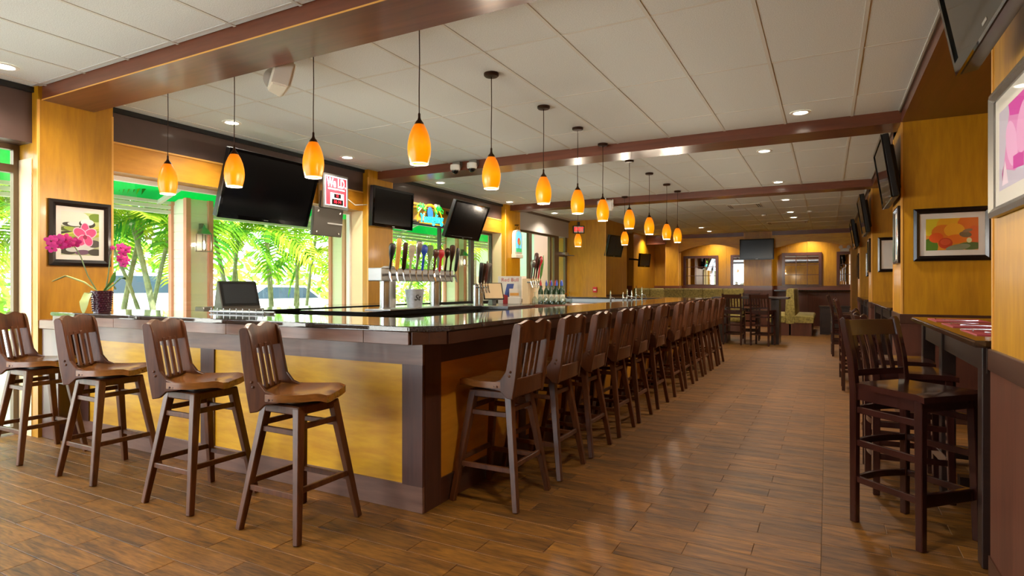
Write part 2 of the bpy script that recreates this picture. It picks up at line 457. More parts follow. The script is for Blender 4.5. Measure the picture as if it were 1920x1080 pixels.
# ---- windows in the left wall
def window(n, ya, yb, z0, z1, mull, trans, frame, label, x=XG, fw=0.045):
    w = struct('window_%d' % n, label)
    for (y0, y1, za, zb) in ((ya, ya + fw, z0, z1), (yb - fw, yb, z0, z1), (ya + fw, yb - fw, z0, z0 + fw), (ya + fw, yb - fw, z1 - fw, z1)):
        BX(x - 0.03, x + 0.03, y0, y1, za, zb).build('window_frame', frame, w, smooth=False)
    for (m_, ww) in mull: BX(x - 0.03, x + 0.03, m_ - ww / 2, m_ + ww / 2, z0 + fw, z1 - fw).build('mullion', frame, w, smooth=False)
    edges = [ya + fw] + [m_ for m_, ww in mull] + [yb - fw]
    rows = [z0 + fw] + list(trans) + [z1 - fw]
    for tz in trans: BX(x - 0.03, x + 0.03, ya + fw, yb - fw, tz - 0.035, tz + 0.035).build('transom_bar', frame, w, smooth=False)
    for i in range(len(edges) - 1):
        for j in range(len(rows) - 1):
            BX(x - 0.003, x + 0.003, edges[i], edges[i + 1], rows[j], rows[j + 1]).build('pane', 'pane', w, smooth=False)
    return w
window(1, YB, 2.54, 0.02, 2.53, ((-1.6, 0.06), (0.0, 0.06), (1.5, 0.06)), (2.32,), 'alu_bronze', 'tall storefront window left of the orchid pillar')
window(2, 3.14, 6.65, 0.89, 2.40, (), (), 'white_paint', 'wide window with awning and palms behind the large television')
window(3, 7.20, 10.85, 0.89, 2.40, ((8.95, 0.05), (10.05, 0.12)), (), 'alu_dark', 'window behind the tilted televisions and neon sign')
window(4, 11.50, 13.72, 0.02, 2.56, ((12.30, 0.16), (13.45, 0.12)), (), 'alu_bronze', 'narrow glazed bay between stained-glass lamp and exit door', x=-6.12)
dr = struct('door_1', 'glazed exit door with brass push bar')
for (y0, y1, z0, z1, nm) in ((13.72, 13.95, 0, 2.56, 'door_jamb'), (14.38, 14.5, 0, 2.56, 'door_jamb'), (13.95, 14.38, 2.05, 2.17, 'door_head'), (13.95, 14.38, 0, 0.22, 'bottom_rail')):
    BX(-6.15, -6.09, y0, y1, z0, z1).build(nm, 'alu_bronze', dr, smooth=False)
BX(-6.125, -6.117, 13.95, 14.38, 0.22, 2.05).build('pane', 'pane', dr, smooth=False)
BX(-6.125, -6.117, 13.95, 14.38, 2.17, 2.50).build('pane', 'pane', dr, smooth=False)
MB().box(-6.08, -6.04, 13.93, 14.40, 1.06, 1.10).box(-6.09, -6.03, 14.05, 14.2, 1.04, 1.12).build('push_bar', 'brass', dr, bev=0.004, smooth=False)
MB().box(-6.09, -6.0, 14.15, 14.42, 2.10, 2.16).bar((-6.03, 14.2, 2.09), (-5.85, 14.40, 2.08), 0.02, 0.02).build('door_closer', 'steel', dr, smooth=False)

# ---- block beside the exit door, far-left alcove
wf = struct('wall_far_left', 'yellow wood wall block beside the exit door and alcove behind it')
o = BX(-6.35, -5.02, 14.5, 16.3, 0, CZ + 0.02).build('wall_block', 'maple_v', wf, smooth=False)
BX(-6.35, -5.015, 14.488, 14.5, 0, 0.98).build('wainscot_panel', 'wainscot', o, smooth=False)
BX(-5.03, -5.012, 14.488, 14.503, 0.98, CZ).build('corner_bead', 'trim_light', o, smooth=False)
BX(-6.35, -5.0, 14.482, 14.5, 0.93, 1.01).build('chair_rail', 'alu', o, smooth=False)
BX(-5.02, -5.0, 14.5, 16.3, 0, 1.06).build('wainscot_panel', 'wainscot', o, smooth=False)
BX(-6.6, -6.35, 14.5, 21.4, 0, CZ + 0.02).build('side_panel', 'maple_v', wf, smooth=False)
BX(-6.35, -5.55, 18.9, 19.0, 0, CZ + 0.02).build('rear_panel', 'maple_v', wf, smooth=False)
BX(-5.55, -5.50, 18.6, 21.4, 0, CZ + 0.02).build('side_panel', 'maple_v', wf, smooth=False)
BX(-6.35, -5.49, 18.88, 18.9, 0, 1.15).build('wainscot_panel', 'wainscot', wf, smooth=False)
BX(-6.35, -5.49, 18.86, 18.9, 1.15, 1.29).build('chair_rail', 'mahogany_x', wf, smooth=False)
BX(-6.4, -4.84, 20.05, 20.3, 2.70, CZ).build('ceiling_trim', 'mahogany_x', wf, smooth=False)

# ---- back wall: arcade in front of a panelled wall with mirrors
wk = struct('wall_back', 'back wall with two arched openings and mirrors')
YA, YR = 20.2, 21.2
for i, x in enumerate([-5.5 + 0.615 * k for k in range(11)]):
    BX(x + 0.002, min(x + 0.613, 1.6), YR, YR + 0.1, 1.29, CZ + 0.02).build('wall_panel', 'maple_v', wk, smooth=False)
    BX(x + 0.002, min(x + 0.613, 1.6), YR - 0.01, YR + 0.1, 0, 1.15).build('wainscot_panel', 'wainscot', wk, smooth=False)
BX(-6.6, 1.7, YR + 0.09, YR + 0.3, 0, CZ + 0.1).build('wall_core', 'maple_v', wk, smooth=False)
BX(-5.5, 1.6, YR - 0.05, YR + 0.02, 1.15, 1.29).build('chair_rail', 'mahogany_x', wk, smooth=False)
BX(-1.50, 0.62, YA + 0.3, YA + 0.62, 1.12, 1.16).build('ledge', 'black_stone', wk, smooth=False)
for (a, b) in ((-4.86, -4.43), (-2.36, -1.545)):
    o = BX(a, b, YA, YA + 0.4, 0, CZ).build('column', 'maple_v', wk, smooth=False)
    BX(a - 0.008, b + 0.008, YA - 0.008, YA + 0.408, 0, 1.15).build('wainscot_panel', 'wainscot', o, smooth=False)
    BX(a - 0.02, b + 0.02, YA - 0.02, YA + 0.42, 1.15, 1.29).build('chair_rail', 'mahogany_x', o, smooth=False)
    for x in (a, b): BX(x - 0.008, x + 0.008, YA - 0.006, YA + 0.012, 1.29, CZ).build('corner_bead', 'trim_light', o, smooth=False)
for (a, b, zs, zt) in ((-4.43, -2.36, 2.42, 2.66), (-1.545, 0.634, 2.44, 2.66)):
    arc = [(a + (b - a) * t / 16, zs + (zt - zs) * (1 - abs(2 * t / 16 - 1) ** 1.7)) for t in range(17)]
    poly = [(b, 2.88), (a, 2.88)] + arc
    MB().prism(poly, lambda u, v: (u, YA + 0.06, v), lambda u, v: (u, YA + 0.20, v)).build('arch_header', 'maple_h', wk, smooth=False)
    BX(a, b, YA + 0.0, YA + 0.22, 2.88, CZ).build('ceiling_trim', 'mahogany_x', wk, smooth=False)
def mirror(n, x0, x1, z0, z1, cols, rows, label):
    t = thing('wall_mirror', label, 'mirror', ((x0 + x1) / 2, YR - 0.012, z0), group='grid mirrors on the back wall')
    w, h = x1 - x0, z1 - z0; f = 0.085
    for (a, b, c, d) in ((-w / 2, -w / 2 + f, 0, h), (w / 2 - f, w / 2, 0, h), (-w / 2 + f, w / 2 - f, 0, 0.03), (-w / 2 + f, w / 2 - f, h - f, h)):
        BX(a, b, -0.05, 0.0, c, d).build('frame_rail', 'mahogany_z', t, smooth=False)
    iw, ih = w - 2 * f, h - f - 0.03
    for i in range(cols):
        for j in range(rows):
            BX(-iw / 2 + iw * i / cols + 0.004, -iw / 2 + iw * (i + 1) / cols - 0.004, -0.014, -0.008, 0.03 + ih * j / rows + 0.004, 0.03 + ih * (j + 1) / rows - 0.004).build('mirror_pane', 'mirror', t, smooth=False)
    for i in range(1, cols): BX(-iw / 2 + iw * i / cols - 0.008, -iw / 2 + iw * i / cols + 0.008, -0.03, -0.008, 0.03, h - f).build('glazing_bar', 'mahogany_z', t, smooth=False)
    for j in range(1, rows): BX(-iw / 2, iw / 2, -0.028, -0.008, 0.03 + ih * j / rows - 0.008, 0.03 + ih * j / rows + 0.008).build('glazing_bar', 'mahogany_z', t, smooth=False)
mirror(1, -4.47, -3.30, 1.30, 2.33, 3, 3, 'dark-framed grid mirror under the left arch, beside the corner column')
mirror(2, -2.90, -1.90, 1.30, 2.33, 2, 3, 'dark-framed grid mirror half hidden behind the television column')
mirror(3, -1.31, -0.16, 1.30, 2.36, 3, 3, 'dark-framed grid mirror in the middle of the right arch')
mirror(4, 0.25, 1.35, 1.30, 2.36, 3, 3, 'dark-framed grid mirror at the right end beside the wall pillars')

# ---- right wall: pillars, recesses, soffit
wr = struct('wall_right', 'right wall of yellow wood pillars with brown wainscot')
XR = 0.634
for (a, b) in ((YB, 3.245), (6.858, 7.65), (11.29, 11.95), (15.28, 16.1)):
    o = BX(XR, 1.7, a, b, 0, CZ + 0.02).build('pillar', 'maple_v', wr, smooth=False)
    BX(XR - 0.008, 1.69, a - 0.008, b + 0.008, 0, 0.93).build('wainscot_panel', 'wainscot', o, smooth=False)
    BX(XR - 0.016, 1.68, a - 0.016, b + 0.016, 0.93, 1.023).build('chair_rail', 'bar_brown_y', o, bev=0.003, smooth=False)
    BX(XR - 0.014, 1.68, a - 0.014, b + 0.014, 0, 0.12).build('base_rail', 'bar_brown_y', o, smooth=False)
    for y in (a, b): BX(XR - 0.005, XR + 0.012, y - 0.005 if y == a else y - 0.012, y + 0.012 if y == a else y + 0.005, 1.023, BZ).build('corner_bead', 'trim_light', o, smooth=False)
BX(1.55, 1.7, 3.245, 20.2, 0, CZ + 0.02).build('recess_wall', 'maple_v', wr, smooth=False)
BX(1.535, 1.56, 3.245, 20.2, 0, 1.023).build('wainscot_panel', 'wainscot', wr, smooth=False)
sf = BX(XR, 1.7, YB, 20.2, BZ - 0.004, CZ + 0.02).build('soffit', 'mahogany_y', wr, smooth=False)
BX(XR - 0.014, XR, YB, 20.2, CZ - 0.02, CZ + 0.0).build('soffit_trim', 'alu_bronze', sf, smooth=False)
BX(0.62, 1.7, 20.2, 21.4, 0, CZ + 0.02).build('end_return', 'maple_v', wr, smooth=False)
BX(0.60, 0.64, 20.18, 20.22, 0, CZ).build('corner_bead', 'trim_light', wr, smooth=False)

# ---- storefront behind the camera
wn = struct('wall_front', 'glazed storefront wall of the room')
BX(-6.4, 0.7, YB - 0.15, YB, 2.85, CZ + 0.02).build('header_board', 'band_dark', wn, smooth=False)
for x in (-6.3, -4.75, -3.2): BX(x - 0.05, x + 0.05, YB - 0.1, YB - 0.02, 0, 2.85).build('mullion', 'alu_bronze', wn, smooth=False)
for x in (-6.25, -4.70): BX(x, x + 1.45, YB - 0.063, YB - 0.057, 0.05, 2.85).build('pane', 'pane', wn, smooth=False)
BX(-3.15, 0.7, YB - 0.15, YB, 0, 2.85).build('solid_panel', 'maple_v', wn, smooth=False)
bb = st(BX(XH - 0.01, XH + 0.012, 3.14, 10.85, 0, 0.1).build('baseboard_left', 'bar_brown_y', smooth=False))
st(BX(1.52, 1.537, 3.26, 20.15, 0, 0.1).build('baseboard_right', 'bar_brown_y', smooth=False))

# ================================================================ THE BAR
def W(mb, name, m, root, **kw):          # part given in room coordinates under an unrotated root
    l = root.location
    return mb.build(name, m, root, loc=(-l[0], -l[1], -l[2]), **kw)
bar = thing('bar_counter', 'long U-shaped bar with yellow maple panels and dark brown frame', 'bar', (-2.03, 2.72, 0))
FY, SX, FE = 2.72, -2.03, 10.80          # front face, aisle face, far face
W(MB().box(-5.62, SX - 0.02, FY + 0.02, FY + 0.30, 0, 0.985), 'front_carcass', 'bar_brown_x_lit', bar, smooth=False)
W(MB().box(SX - 0.32, SX - 0.02, FY + 0.30, FE, 0, 0.985), 'aisle_carcass', 'bar_brown_y', bar, smooth=False)
W(MB().box(-4.35, SX - 0.32, FE - 0.32, FE, 0, 0.985), 'far_carcass', 'steel_brushed', bar, smooth=False)
W(MB().box(-5.93, -5.66, 2.56, FY + 0.25, 0, 0.985), 'end_post', 'mahogany_z', bar, bev=0.004, smooth=False)
W(MB().box(-5.95, -5.64, 2.545, FY + 0.25, 0.93, 1.01), 'end_cap', 'mahogany_x', bar, bev=0.006, smooth=False)
# front frame and panels
W(MB().box(-5.66, SX, FY, FY + 0.02, 0.843, 0.985), 'top_rail', 'bar_brown_x_lit', bar, smooth=False)
W(MB().box(-5.66, SX, FY, FY + 0.02, 0.0, 0.152), 'base_rail', 'bar_brown_x_lit', bar, bev=0.002, smooth=False)
for (a, b) in ((-5.66, -5.52), (-4.02, -3.87), (-2.175, SX)):
    W(MB().box(a, b, FY - 0.002, FY + 0.02, 0.15, 0.845), 'stile', 'bar_brown_z', bar, smooth=False)
for (a, b) in ((-5.52, -4.02), (-3.87, -2.175)):
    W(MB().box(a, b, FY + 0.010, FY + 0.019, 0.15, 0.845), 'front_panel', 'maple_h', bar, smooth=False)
# aisle side frame and panels
W(MB().box(SX - 0.02, SX, FY + 0.02, FE, 0.843, 0.985), 'top_rail', 'bar_brown_y', bar, smooth=False)
W(MB().box(SX - 0.02, SX, FY + 0.02, FE, 0.0, 0.152), 'base_rail', 'bar_brown_y', bar, smooth=False)
ys = [FY + 0.02 + 0.16 + 1.12 * k for k in range(8)]
W(MB().box(SX - 0.02, SX + 0.002, FY + 0.021, FY + 0.18, 0.0, 0.985), 'corner_post', 'bar_brown_z', bar, smooth=False)
for k, y in enumerate(ys):
    y1 = min(y + 1.02, FE - 0.12)
    if y1 - y < 0.2: break
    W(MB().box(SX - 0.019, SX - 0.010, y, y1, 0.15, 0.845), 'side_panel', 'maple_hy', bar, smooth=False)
    W(MB().box(SX - 0.02, SX + 0.002, y1, min(y1 + 0.10, FE), 0.15, 0.845), 'stile', 'bar_brown_z', bar, smooth=False)
W(MB().box(SX - 0.02, SX + 0.002, FE - 0.02, FE, 0.0, 0.985), 'corner_post', 'bar_brown_z', bar, smooth=False)
# countertop: polished dark stone slab over a segmented wood fascia
top = thing('bar_countertop', 'glossy dark granite bar top with worn wooden edge band', 'countertop', (-2.03, 2.72, 0.985))
X0, X1, Y0, Y1, IN, CH = -5.66, -1.80, 2.50, 11.05, 0.66, 0.16
slab = [(X0, Y0), (X1 - CH, Y0), (X1, Y0 + CH), (X1, Y1), (-4.4, Y1), (-4.4, Y1 - IN), (X1 - IN - 0.02, Y1 - IN), (X1 - IN - 0.02, Y0 + IN), (X0, Y0 + IN)]
W(MB().prism(slab, lambda u, v: (u, v, 1.052), lambda u, v: (u, v, 1.082)), 'stone_slab', 'granite', top, bev=0.006, seg=2)
def fascia(p, q, m):
    p = Vector((p[0], p[1], 1.017)); q = Vector((q[0], q[1], 1.017)); d = (q - p).normalized()
    W(MB().bar(p + d * 0.001, q - d * 0.001, 0.070, 0.03, (0, 0, 1)), 'edge_board', m, top, bev=0.002, smooth=False)
e = 0.024
for a, b in ((-5.64, -4.75), (-4.75, -3.45), (-3.45, -2.28), (-2.28, X1 - CH - 0.005)): fascia((a, Y0 + e), (b, Y0 + e), 'bar_brown_x_lit')
fascia((X1 - CH, Y0 + e), (X1 - 0.08 - e * 0.7, Y0 + 0.08 + e * 0.7), 'bar_brown_y'); fascia((X1 - 0.08 - e * 0.7, Y0 + 0.08 + e * 0.7), (X1 - e, Y0 + CH), 'bar_brown_y')
for k in range(7): fascia((X1 - e, Y0 + CH + k * 1.19), (X1 - e, min(Y0 + CH + (k + 1) * 1.19, Y1)), 'bar_brown_y')
W(MB().box(X0, X1 - CH, Y0 + 0.03, Y0 + IN, 0.987, 1.05), 'underlay', 'bar_brown_x_lit', top, smooth=False)
W(MB().box(X1 - IN, X1 - 0.03, Y0 + CH, Y1 - 0.03, 0.987, 1.05), 'underlay', 'bar_brown_y', top, smooth=False)
W(MB().box(-4.4, X1 - IN, Y1 - IN, Y1 - 0.03, 0.987, 1.05), 'underlay', 'steel_brushed', top, smooth=False)

# counter along the windows and the island with the beer towers
bc = thing('back_counter', 'black counter running below the windows behind the bar', 'counter', (-5.65, 5.0, 0))
W(MB().box(-5.93, -5.34, 3.3, 10.6, 0, 1.0), 'cabinet_body', 'black_plastic', bc, smooth=False)
W(MB().box(-5.94, -5.30, 3.25, 10.65, 1.0, 1.04), 'worktop', 'black_stone', bc, bev=0.006, smooth=False)
for k in range(6): W(MB().box(-5.34, -5.325, 3.35 + k * 1.2, 4.5 + k * 1.2, 0.08, 0.94), 'cabinet_door', 'black_gloss', bc, bev=0.004, smooth=False)
isl = thing('island_counter', 'black stone island inside the bar under the beer towers', 'counter', (-4.4, 5.5, 0))
W(MB().box(-4.85, -4.02, 4.48, 6.55, 0, 0.99), 'cabinet_body', 'black_plastic', isl, smooth=False)
W(MB().box(-4.9, -3.97, 4.42, 6.6, 0.99, 1.04), 'worktop', 'black_stone', isl, bev=0.006, smooth=False)
W(MB().box(-4.30, -3.95, 4.75, 6.25, 1.04, 1.052), 'drip_tray', 'steel_brushed', isl, bev=0.003, smooth=False)
ib = thing('ice_bin', 'stainless steel ice bin with flat lid beside the island', 'ice bin', (-4.0, 6.9, 0))
W(MB().box(-4.6, -3.62, 6.62, 7.35, 0, 0.99), 'bin_body', 'steel_brushed', ib, bev=0.006, smooth=False)
W(MB().box(-4.64, -3.58, 6.6, 7.38, 0.99, 1.035), 'lid', 'steel', ib, bev=0.006, smooth=False)
sh = thing('bottle_shelf', 'dark wood shelf unit holding wine bottles and glasses', 'shelf', (-3.4, 7.6, 0))
W(MB().box(-4.3, -3.05, 7.4, 8.3, 0.985, 1.035), 'shelf_board', 'mahogany_x', sh, bev=0.004, smooth=False)
for (x, y) in ((-4.25, 7.45), (-3.1, 7.45), (-4.25, 8.25), (-3.1, 8.25)): W(MB().box(x - 0.03, x + 0.03, y - 0.03, y + 0.03, 0, 0.985), 'shelf_post', 'mahogany_z', sh, smooth=False)
W(MB().box(-4.3, -3.05, 7.42, 8.28, 0.45, 0.48), 'shelf_board', 'mahogany_x', sh, smooth=False)
us = thing('underbar_station', 'steel underbar station carrying the far chrome taps', 'bar station', (-2.9, 9.2, 0))
W(MB().box(-3.2, -2.55, 8.7, 9.9, 0.1, 1.0), 'station_body', 'steel_brushed', us, bev=0.006, smooth=False)
W(MB().box(-3.22, -2.53, 8.68, 9.92, 1.0, 1.03), 'station_top', 'steel', us, bev=0.006, smooth=False)
for (x, y) in ((-3.15, 8.75), (-2.6, 8.75), (-3.15, 9.85), (-2.6, 9.85)): W(MB().box(x - 0.02, x + 0.02, y - 0.02, y + 0.02, 0, 0.1), 'foot', 'steel', us, smooth=False)

# ================================================================ STOOLS
def make_stool():
    t = thing('bar_stool', '', 'stool')
    # base: four splayed legs, two rings of stretchers, square top frame
    tp, bt = 0.122, 0.217
    def at(sx, sy, z): k = bt + (tp - bt) * z / 0.655; return Vector((sx * k, sy * k, z))
    for sx in (-1, 1):
        for sy in (-1, 1):
            MB().bar(at(sx, sy, 0.0), at(sx, sy, 0.66), 0.034, 0.034, (1, 0, 0), 0.046, 0.046).build('leg', 'stool_wood', t, bev=0.004, smooth=False)
    for z0, zx in ((0.225, 0.0), (0.535, 0.0)):
        for s in (-1, 1):
            MB().bar(at(-1, s, z0), at(1, s, z0), 0.020, 0.030, (0, 1, 0)).build('stretcher', 'stool_wood', t, bev=0.003, smooth=False)
            MB().bar(at(s, -1, z0 + 0.028), at(s, 1, z0 + 0.028), 0.020, 0.030, (1, 0, 0)).build('stretcher', 'stool_wood', t, bev=0.003, smooth=False)
    BX(-0.145, 0.145, -0.145, 0.145, 0.625, 0.672).build('top_frame', 'stool_wood', t, bev=0.006, smooth=False)
    MB().lathe([(0.11, 0.672), (0.11, 0.690)], 20).build('swivel_plate', 'alu_dark', t)
    # swivelling upper part; it faces local +x and is turned through the parts' own rotation
    def seat(u, v):
        x = -0.19 + 0.39 * u; y = (v - 0.5) * (0.36 + 0.05 * math.sin(math.pi * min(1, u * 1.1)))
        s = 2 * abs(v - 0.5)
        if u > 0.8: y *= 1 - 0.10 * ((u - 0.8) / 0.2) ** 2
        z = 0.728 + 0.016 * s ** 2 - 0.010 * math.sin(math.pi * u) + (0.010 * (1 - s) if u > 0.75 else 0) * (u - 0.75) * 4
        z -= 0.016 * max(0, (u - 0.85) / 0.15) ** 2
        return (x, y, z)
    MB().surf(seat, 14, 12, (0, 0, -0.038)).build('seat', 'stool_seat', t)
    def post(y):                                  # wide shaped side board of the back
        prof = [(-0.04, 0.722), (-0.04, 0.690), (-0.11, 0.682), (-0.150, 0.645), (-0.192, 0.640), (-0.212, 0.75), (-0.238, 0.95), (-0.250, 1.064), (-0.244, 1.078), (-0.224, 1.084), (-0.204, 1.076), (-0.190, 1.04), (-0.166, 0.90), (-0.146, 0.80), (-0.110, 0.752)]
        return MB().prism(prof, lambda u, v: (u, y - 0.014, v), lambda u, v: (u, y + 0.014, v))
    for y in (-0.182, 0.182): post(y).build('back_post', 'stool_wood', t, bev=0.004, smooth=False)
    def crest(u, v):
        y = (u - 0.5) * 0.355
        zt = 1.078 + 0.020 * (0.5 - 0.5 * math.cos(4 * math.pi * u))
        z = 0.965 + v * (zt - 0.965)
        return (-0.194 - (z - 0.965) * 0.14 - 0.016 * (1 - (2 * (u - 0.5)) ** 2), y, z)
    MB().surf(crest, 20, 3, (-0.026, 0, 0)).build('crest_rail', 'stool_wood', t)
    MB().surf(lambda u, v: (-0.168 - 0.012 * math.sin(math.pi * u) - 0.10 * v * 0.1, (u - 0.5) * 0.36, 0.655 + 0.10 * v), 8, 2, (-0.022, 0, 0)).build('lower_rail', 'stool_wood', t)
    for i in range(4):
        y = (i - 1.5) * 0.068
        MB().bar((-0.172, y, 0.745), (-0.214, y, 0.985), 0.030, 0.013, (0, 1, 0)).build('slat', 'stool_wood', t, bev=0.002, smooth=False)
    for y in (-0.197, 0.197):
        for (x, z) in ((-0.180, 0.80), (-0.172, 0.775), (-0.09, 0.708), (-0.07, 0.708)):
            mb = MB().lathe([(0.009, -0.004), (0.007, 0.003), (0.002, 0.006)], 8)
            mb.v = [(x + a, y + (c if y > 0 else -c), z + b) for a, b, c in mb.v]
            mb.build('screw_cap', 'stool_wood', t)
    return t
UPPER = ('seat', 'back_post', 'crest_rail', 'lower_rail', 'slat', 'screw_cap')
def turn_top(t, a):
    for ch in t.children:
        if ch.name.split('.')[0] in UPPER: ch.rotation_euler = (0, 0, a)
stool0 = make_stool()
FR = [(-2.55, 2.31, 27, 'brown slat-back bar stool at the front counter, nearest the bar corner'),
      (-3.39, 2.30, 31, 'brown slat-back bar stool at the front counter, second from the bar corner'),
      (-4.41, 2.31, 35, 'brown slat-back bar stool at the front counter, third from the bar corner'),
      (-5.36, 2.30, 38, 'brown slat-back bar stool at the front counter, farthest left beside the pillar')]
for i, (x, y, a, lab) in enumerate(FR):
    if i == 0: o = stool0; o.location = (x, y, 0); o['label'] = lab; o['group'] = 'stools along the front counter'
    else: o = dup(stool0, (x, y, 0), (0, 0, 0), lab, 'stools along the front counter')
    turn_top(o, R_(a))
ORD = ['first', 'second', 'third', 'fourth', 'fifth', 'sixth', 'seventh', 'eighth', 'ninth', 'tenth', 'eleventh', 'twelfth', 'thirteenth', 'fourteenth', 'fifteenth']
for i, y in enumerate((3.20, 3.825, 4.42, 5.10, 5.70, 6.40, 7.18, 7.80, 8.50, 9.15, 9.75, 10.38)):
    o = dup(stool0, (-1.785, y, 0), (0, 0, 0), 'brown slat-back bar stool on the aisle side, %s from the bar corner' % ORD[i], 'stools along the aisle side')
    turn_top(o, R_(180 + random.uniform(-3, 3)))

# ================================================================ DARK PUB CHAIRS AND TABLES
def make_chair():
    t = thing('pub_chair', '', 'chair')              # faces local +x
    hw = 0.185
    for s in (-1, 1):
        MB().bar((0.20, s * 0.195, 0), (0.185, s * 0.18, 0.735), 0.036, 0.036, (1, 0, 0), 0.042, 0.042).build('front_leg', 'chair_wood', t, bev=0.004, smooth=False)
        prof = [(-0.205, 0), (-0.168, 0), (-0.165, 0.72), (-0.185, 0.90), (-0.235, 1.11), (-0.252, 1.125), (-0.275, 1.108), (-0.226, 0.90), (-0.208, 0.72)]
        MB().prism(prof, lambda u, v: (u, s * hw - 0.018, v), lambda u, v: (u, s * hw + 0.018, v)).build('back_leg', 'chair_wood', t, bev=0.004, smooth=False)
        for z, h in ((0.62, 0.035), (0.44, 0.035), (0.24, 0.035)):
            MB().bar((-0.19, s * 0.185, z), (0.19, s * 0.187, z), 0.018, h, (0, 1, 0)).build('side_rail', 'chair_wood', t, bev=0.003, smooth=False)
        BX(-0.18, 0.18, s * 0.178 - 0.011, s * 0.178 + 0.011, 0.675, 0.735).build('apron', 'chair_wood', t, smooth=False)
    for z in (0.62, 0.44, 0.24):
        MB().surf(lambda u, v: (-0.185 - 0.03 * math.sin(math.pi * u), (u - 0.5) * 0.36, z - 0.017 + 0.034 * v), 8, 1, (0.018, 0, 0)).build('back_rail', 'chair_wood', t)
    BX(0.175, 0.200, -0.17, 0.17, 0.205, 0.270).build('foot_rail', 'chair_wood', t, bev=0.004, smooth=False)
    BX(0.170, 0.192, -0.17, 0.17, 0.675, 0.735).build('apron', 'chair_wood', t, smooth=False)
    BX(-0.192, -0.170, -0.17, 0.17, 0.675, 0.735).build('apron', 'chair_wood', t, smooth=False)
    def seat(u, v):
        x = -0.20 + 0.43 * u; s = 2 * abs(v - 0.5)
        y = (v - 0.5) * (0.37 + 0.06 * u)
        return (x, y, 0.765 - 0.008 * math.sin(math.pi * u) * (1 - s * s) - 0.008 * max(0, (u - 0.88) / 0.12) ** 2)
    MB().surf(seat, 10, 8, (0, 0, -0.03)).build('seat', 'chair_wood', t)
    MB().surf(lambda u, v: (-0.225 - 0.03 * math.sin(math.pi * u) - 0.22 * v * 0.09, (u - 0.5) * 0.36, 1.02 + 0.085 * v), 8, 2, (-0.02, 0, 0)).build('crest_rail', 'chair_wood', t)
    MB().surf(lambda u, v: (-0.180 - 0.015 * math.sin(math.pi * u), (u - 0.5) * 0.36, 0.80 + 0.035 * v), 6, 1, (-0.018, 0, 0)).build('lower_rail', 'chair_wood', t)
    for i in range(5):
        y = (i - 2) * 0.06
        b = 0.028 * math.cos(y * 7)
        MB().bar((-0.196 - b * 0.5, y, 0.82), (-0.236 - b, y, 1.035), 0.028, 0.012, (0, 1, 0)).build('slat', 'chair_wood', t, bev=0.002, smooth=False)
    return t
chair0 = make_chair()
CH_ = [(0.395, 3.765, -44, 'dark pub chair turned outward in front of the near wall table'),
       (0.44, 4.50, 4, 'dark pub chair tucked at the near wall table, middle of three'),
       (0.44, 5.18, -3, 'dark pub chair tucked at the near wall table, beside the orange picture pillar'),
       (0.36, 8.55, 0, 'dark pub chair at the second wall table, nearer seat'),
       (0.36, 9.40, 3, 'dark pub chair at the second wall table, farther seat'),
       (0.27, 12.50, 2, 'dark pub chair at the far wall table, nearer seat'),
       (0.27, 13.22, -2, 'dark pub chair at the far wall table, farther seat'),
       (-1.83, 13.86, 86, 'dark pub chair at the centre table, left, back to the aisle'),
       (-1.25, 13.90, 78, 'dark pub chair at the centre table, right, back to the aisle'),
       (-1.62, 15.15, -88, 'dark pub chair on the far side of the centre table')]
for i, (x, y, a, lab) in enumerate(CH_):
    if i == 0: o = chair0; o.location = (x, y, 0); o.rotation_euler = (0, 0, R_(a)); o['label'] = lab; o['group'] = 'dark pub chairs'
    else: dup(chair0, (x, y, 0), (0, 0, R_(a)), lab, 'dark pub chairs')
def wall_table(y0, y1, label, legs):
    t = thing('wall_table', label, 'table', (1.05, (y0 + y1) / 2, 0))
    W(MB().box(0.575, 1.53, y0, y1, 1.022, 1.054), 'table_top', 'table_gloss', t, bev=0.008, seg=2)
    W(MB().box(0.64, 0.66, y0 + 0.08, y1 - 0.08, 0.90, 1.022), 'apron', 'dark_table', t, smooth=False)
    for y in legs:
        W(MB().box(0.625, 0.70, y - 0.045, y + 0.045, 0, 1.022), 'leg', 'dark_table', t, bev=0.004, smooth=False)
        W(MB().box(0.72, 1.5, y - 0.04, y + 0.04, 0.04, 0.12), 'foot_beam', 'dark_table', t, smooth=False)
    return t
wall_table(3.30, 5.56, 'dark wood wall table set with red mats between near column and orange picture', (3.45, 4.55, 5.35))
wall_table(7.75, 10.6, 'dark wood wall table in the second recess of the right wall', (8.0, 9.2, 10.4))
wall_table(12.05, 14.9, 'dark wood wall table in the far recess of the right wall', (12.3, 13.5, 14.7))
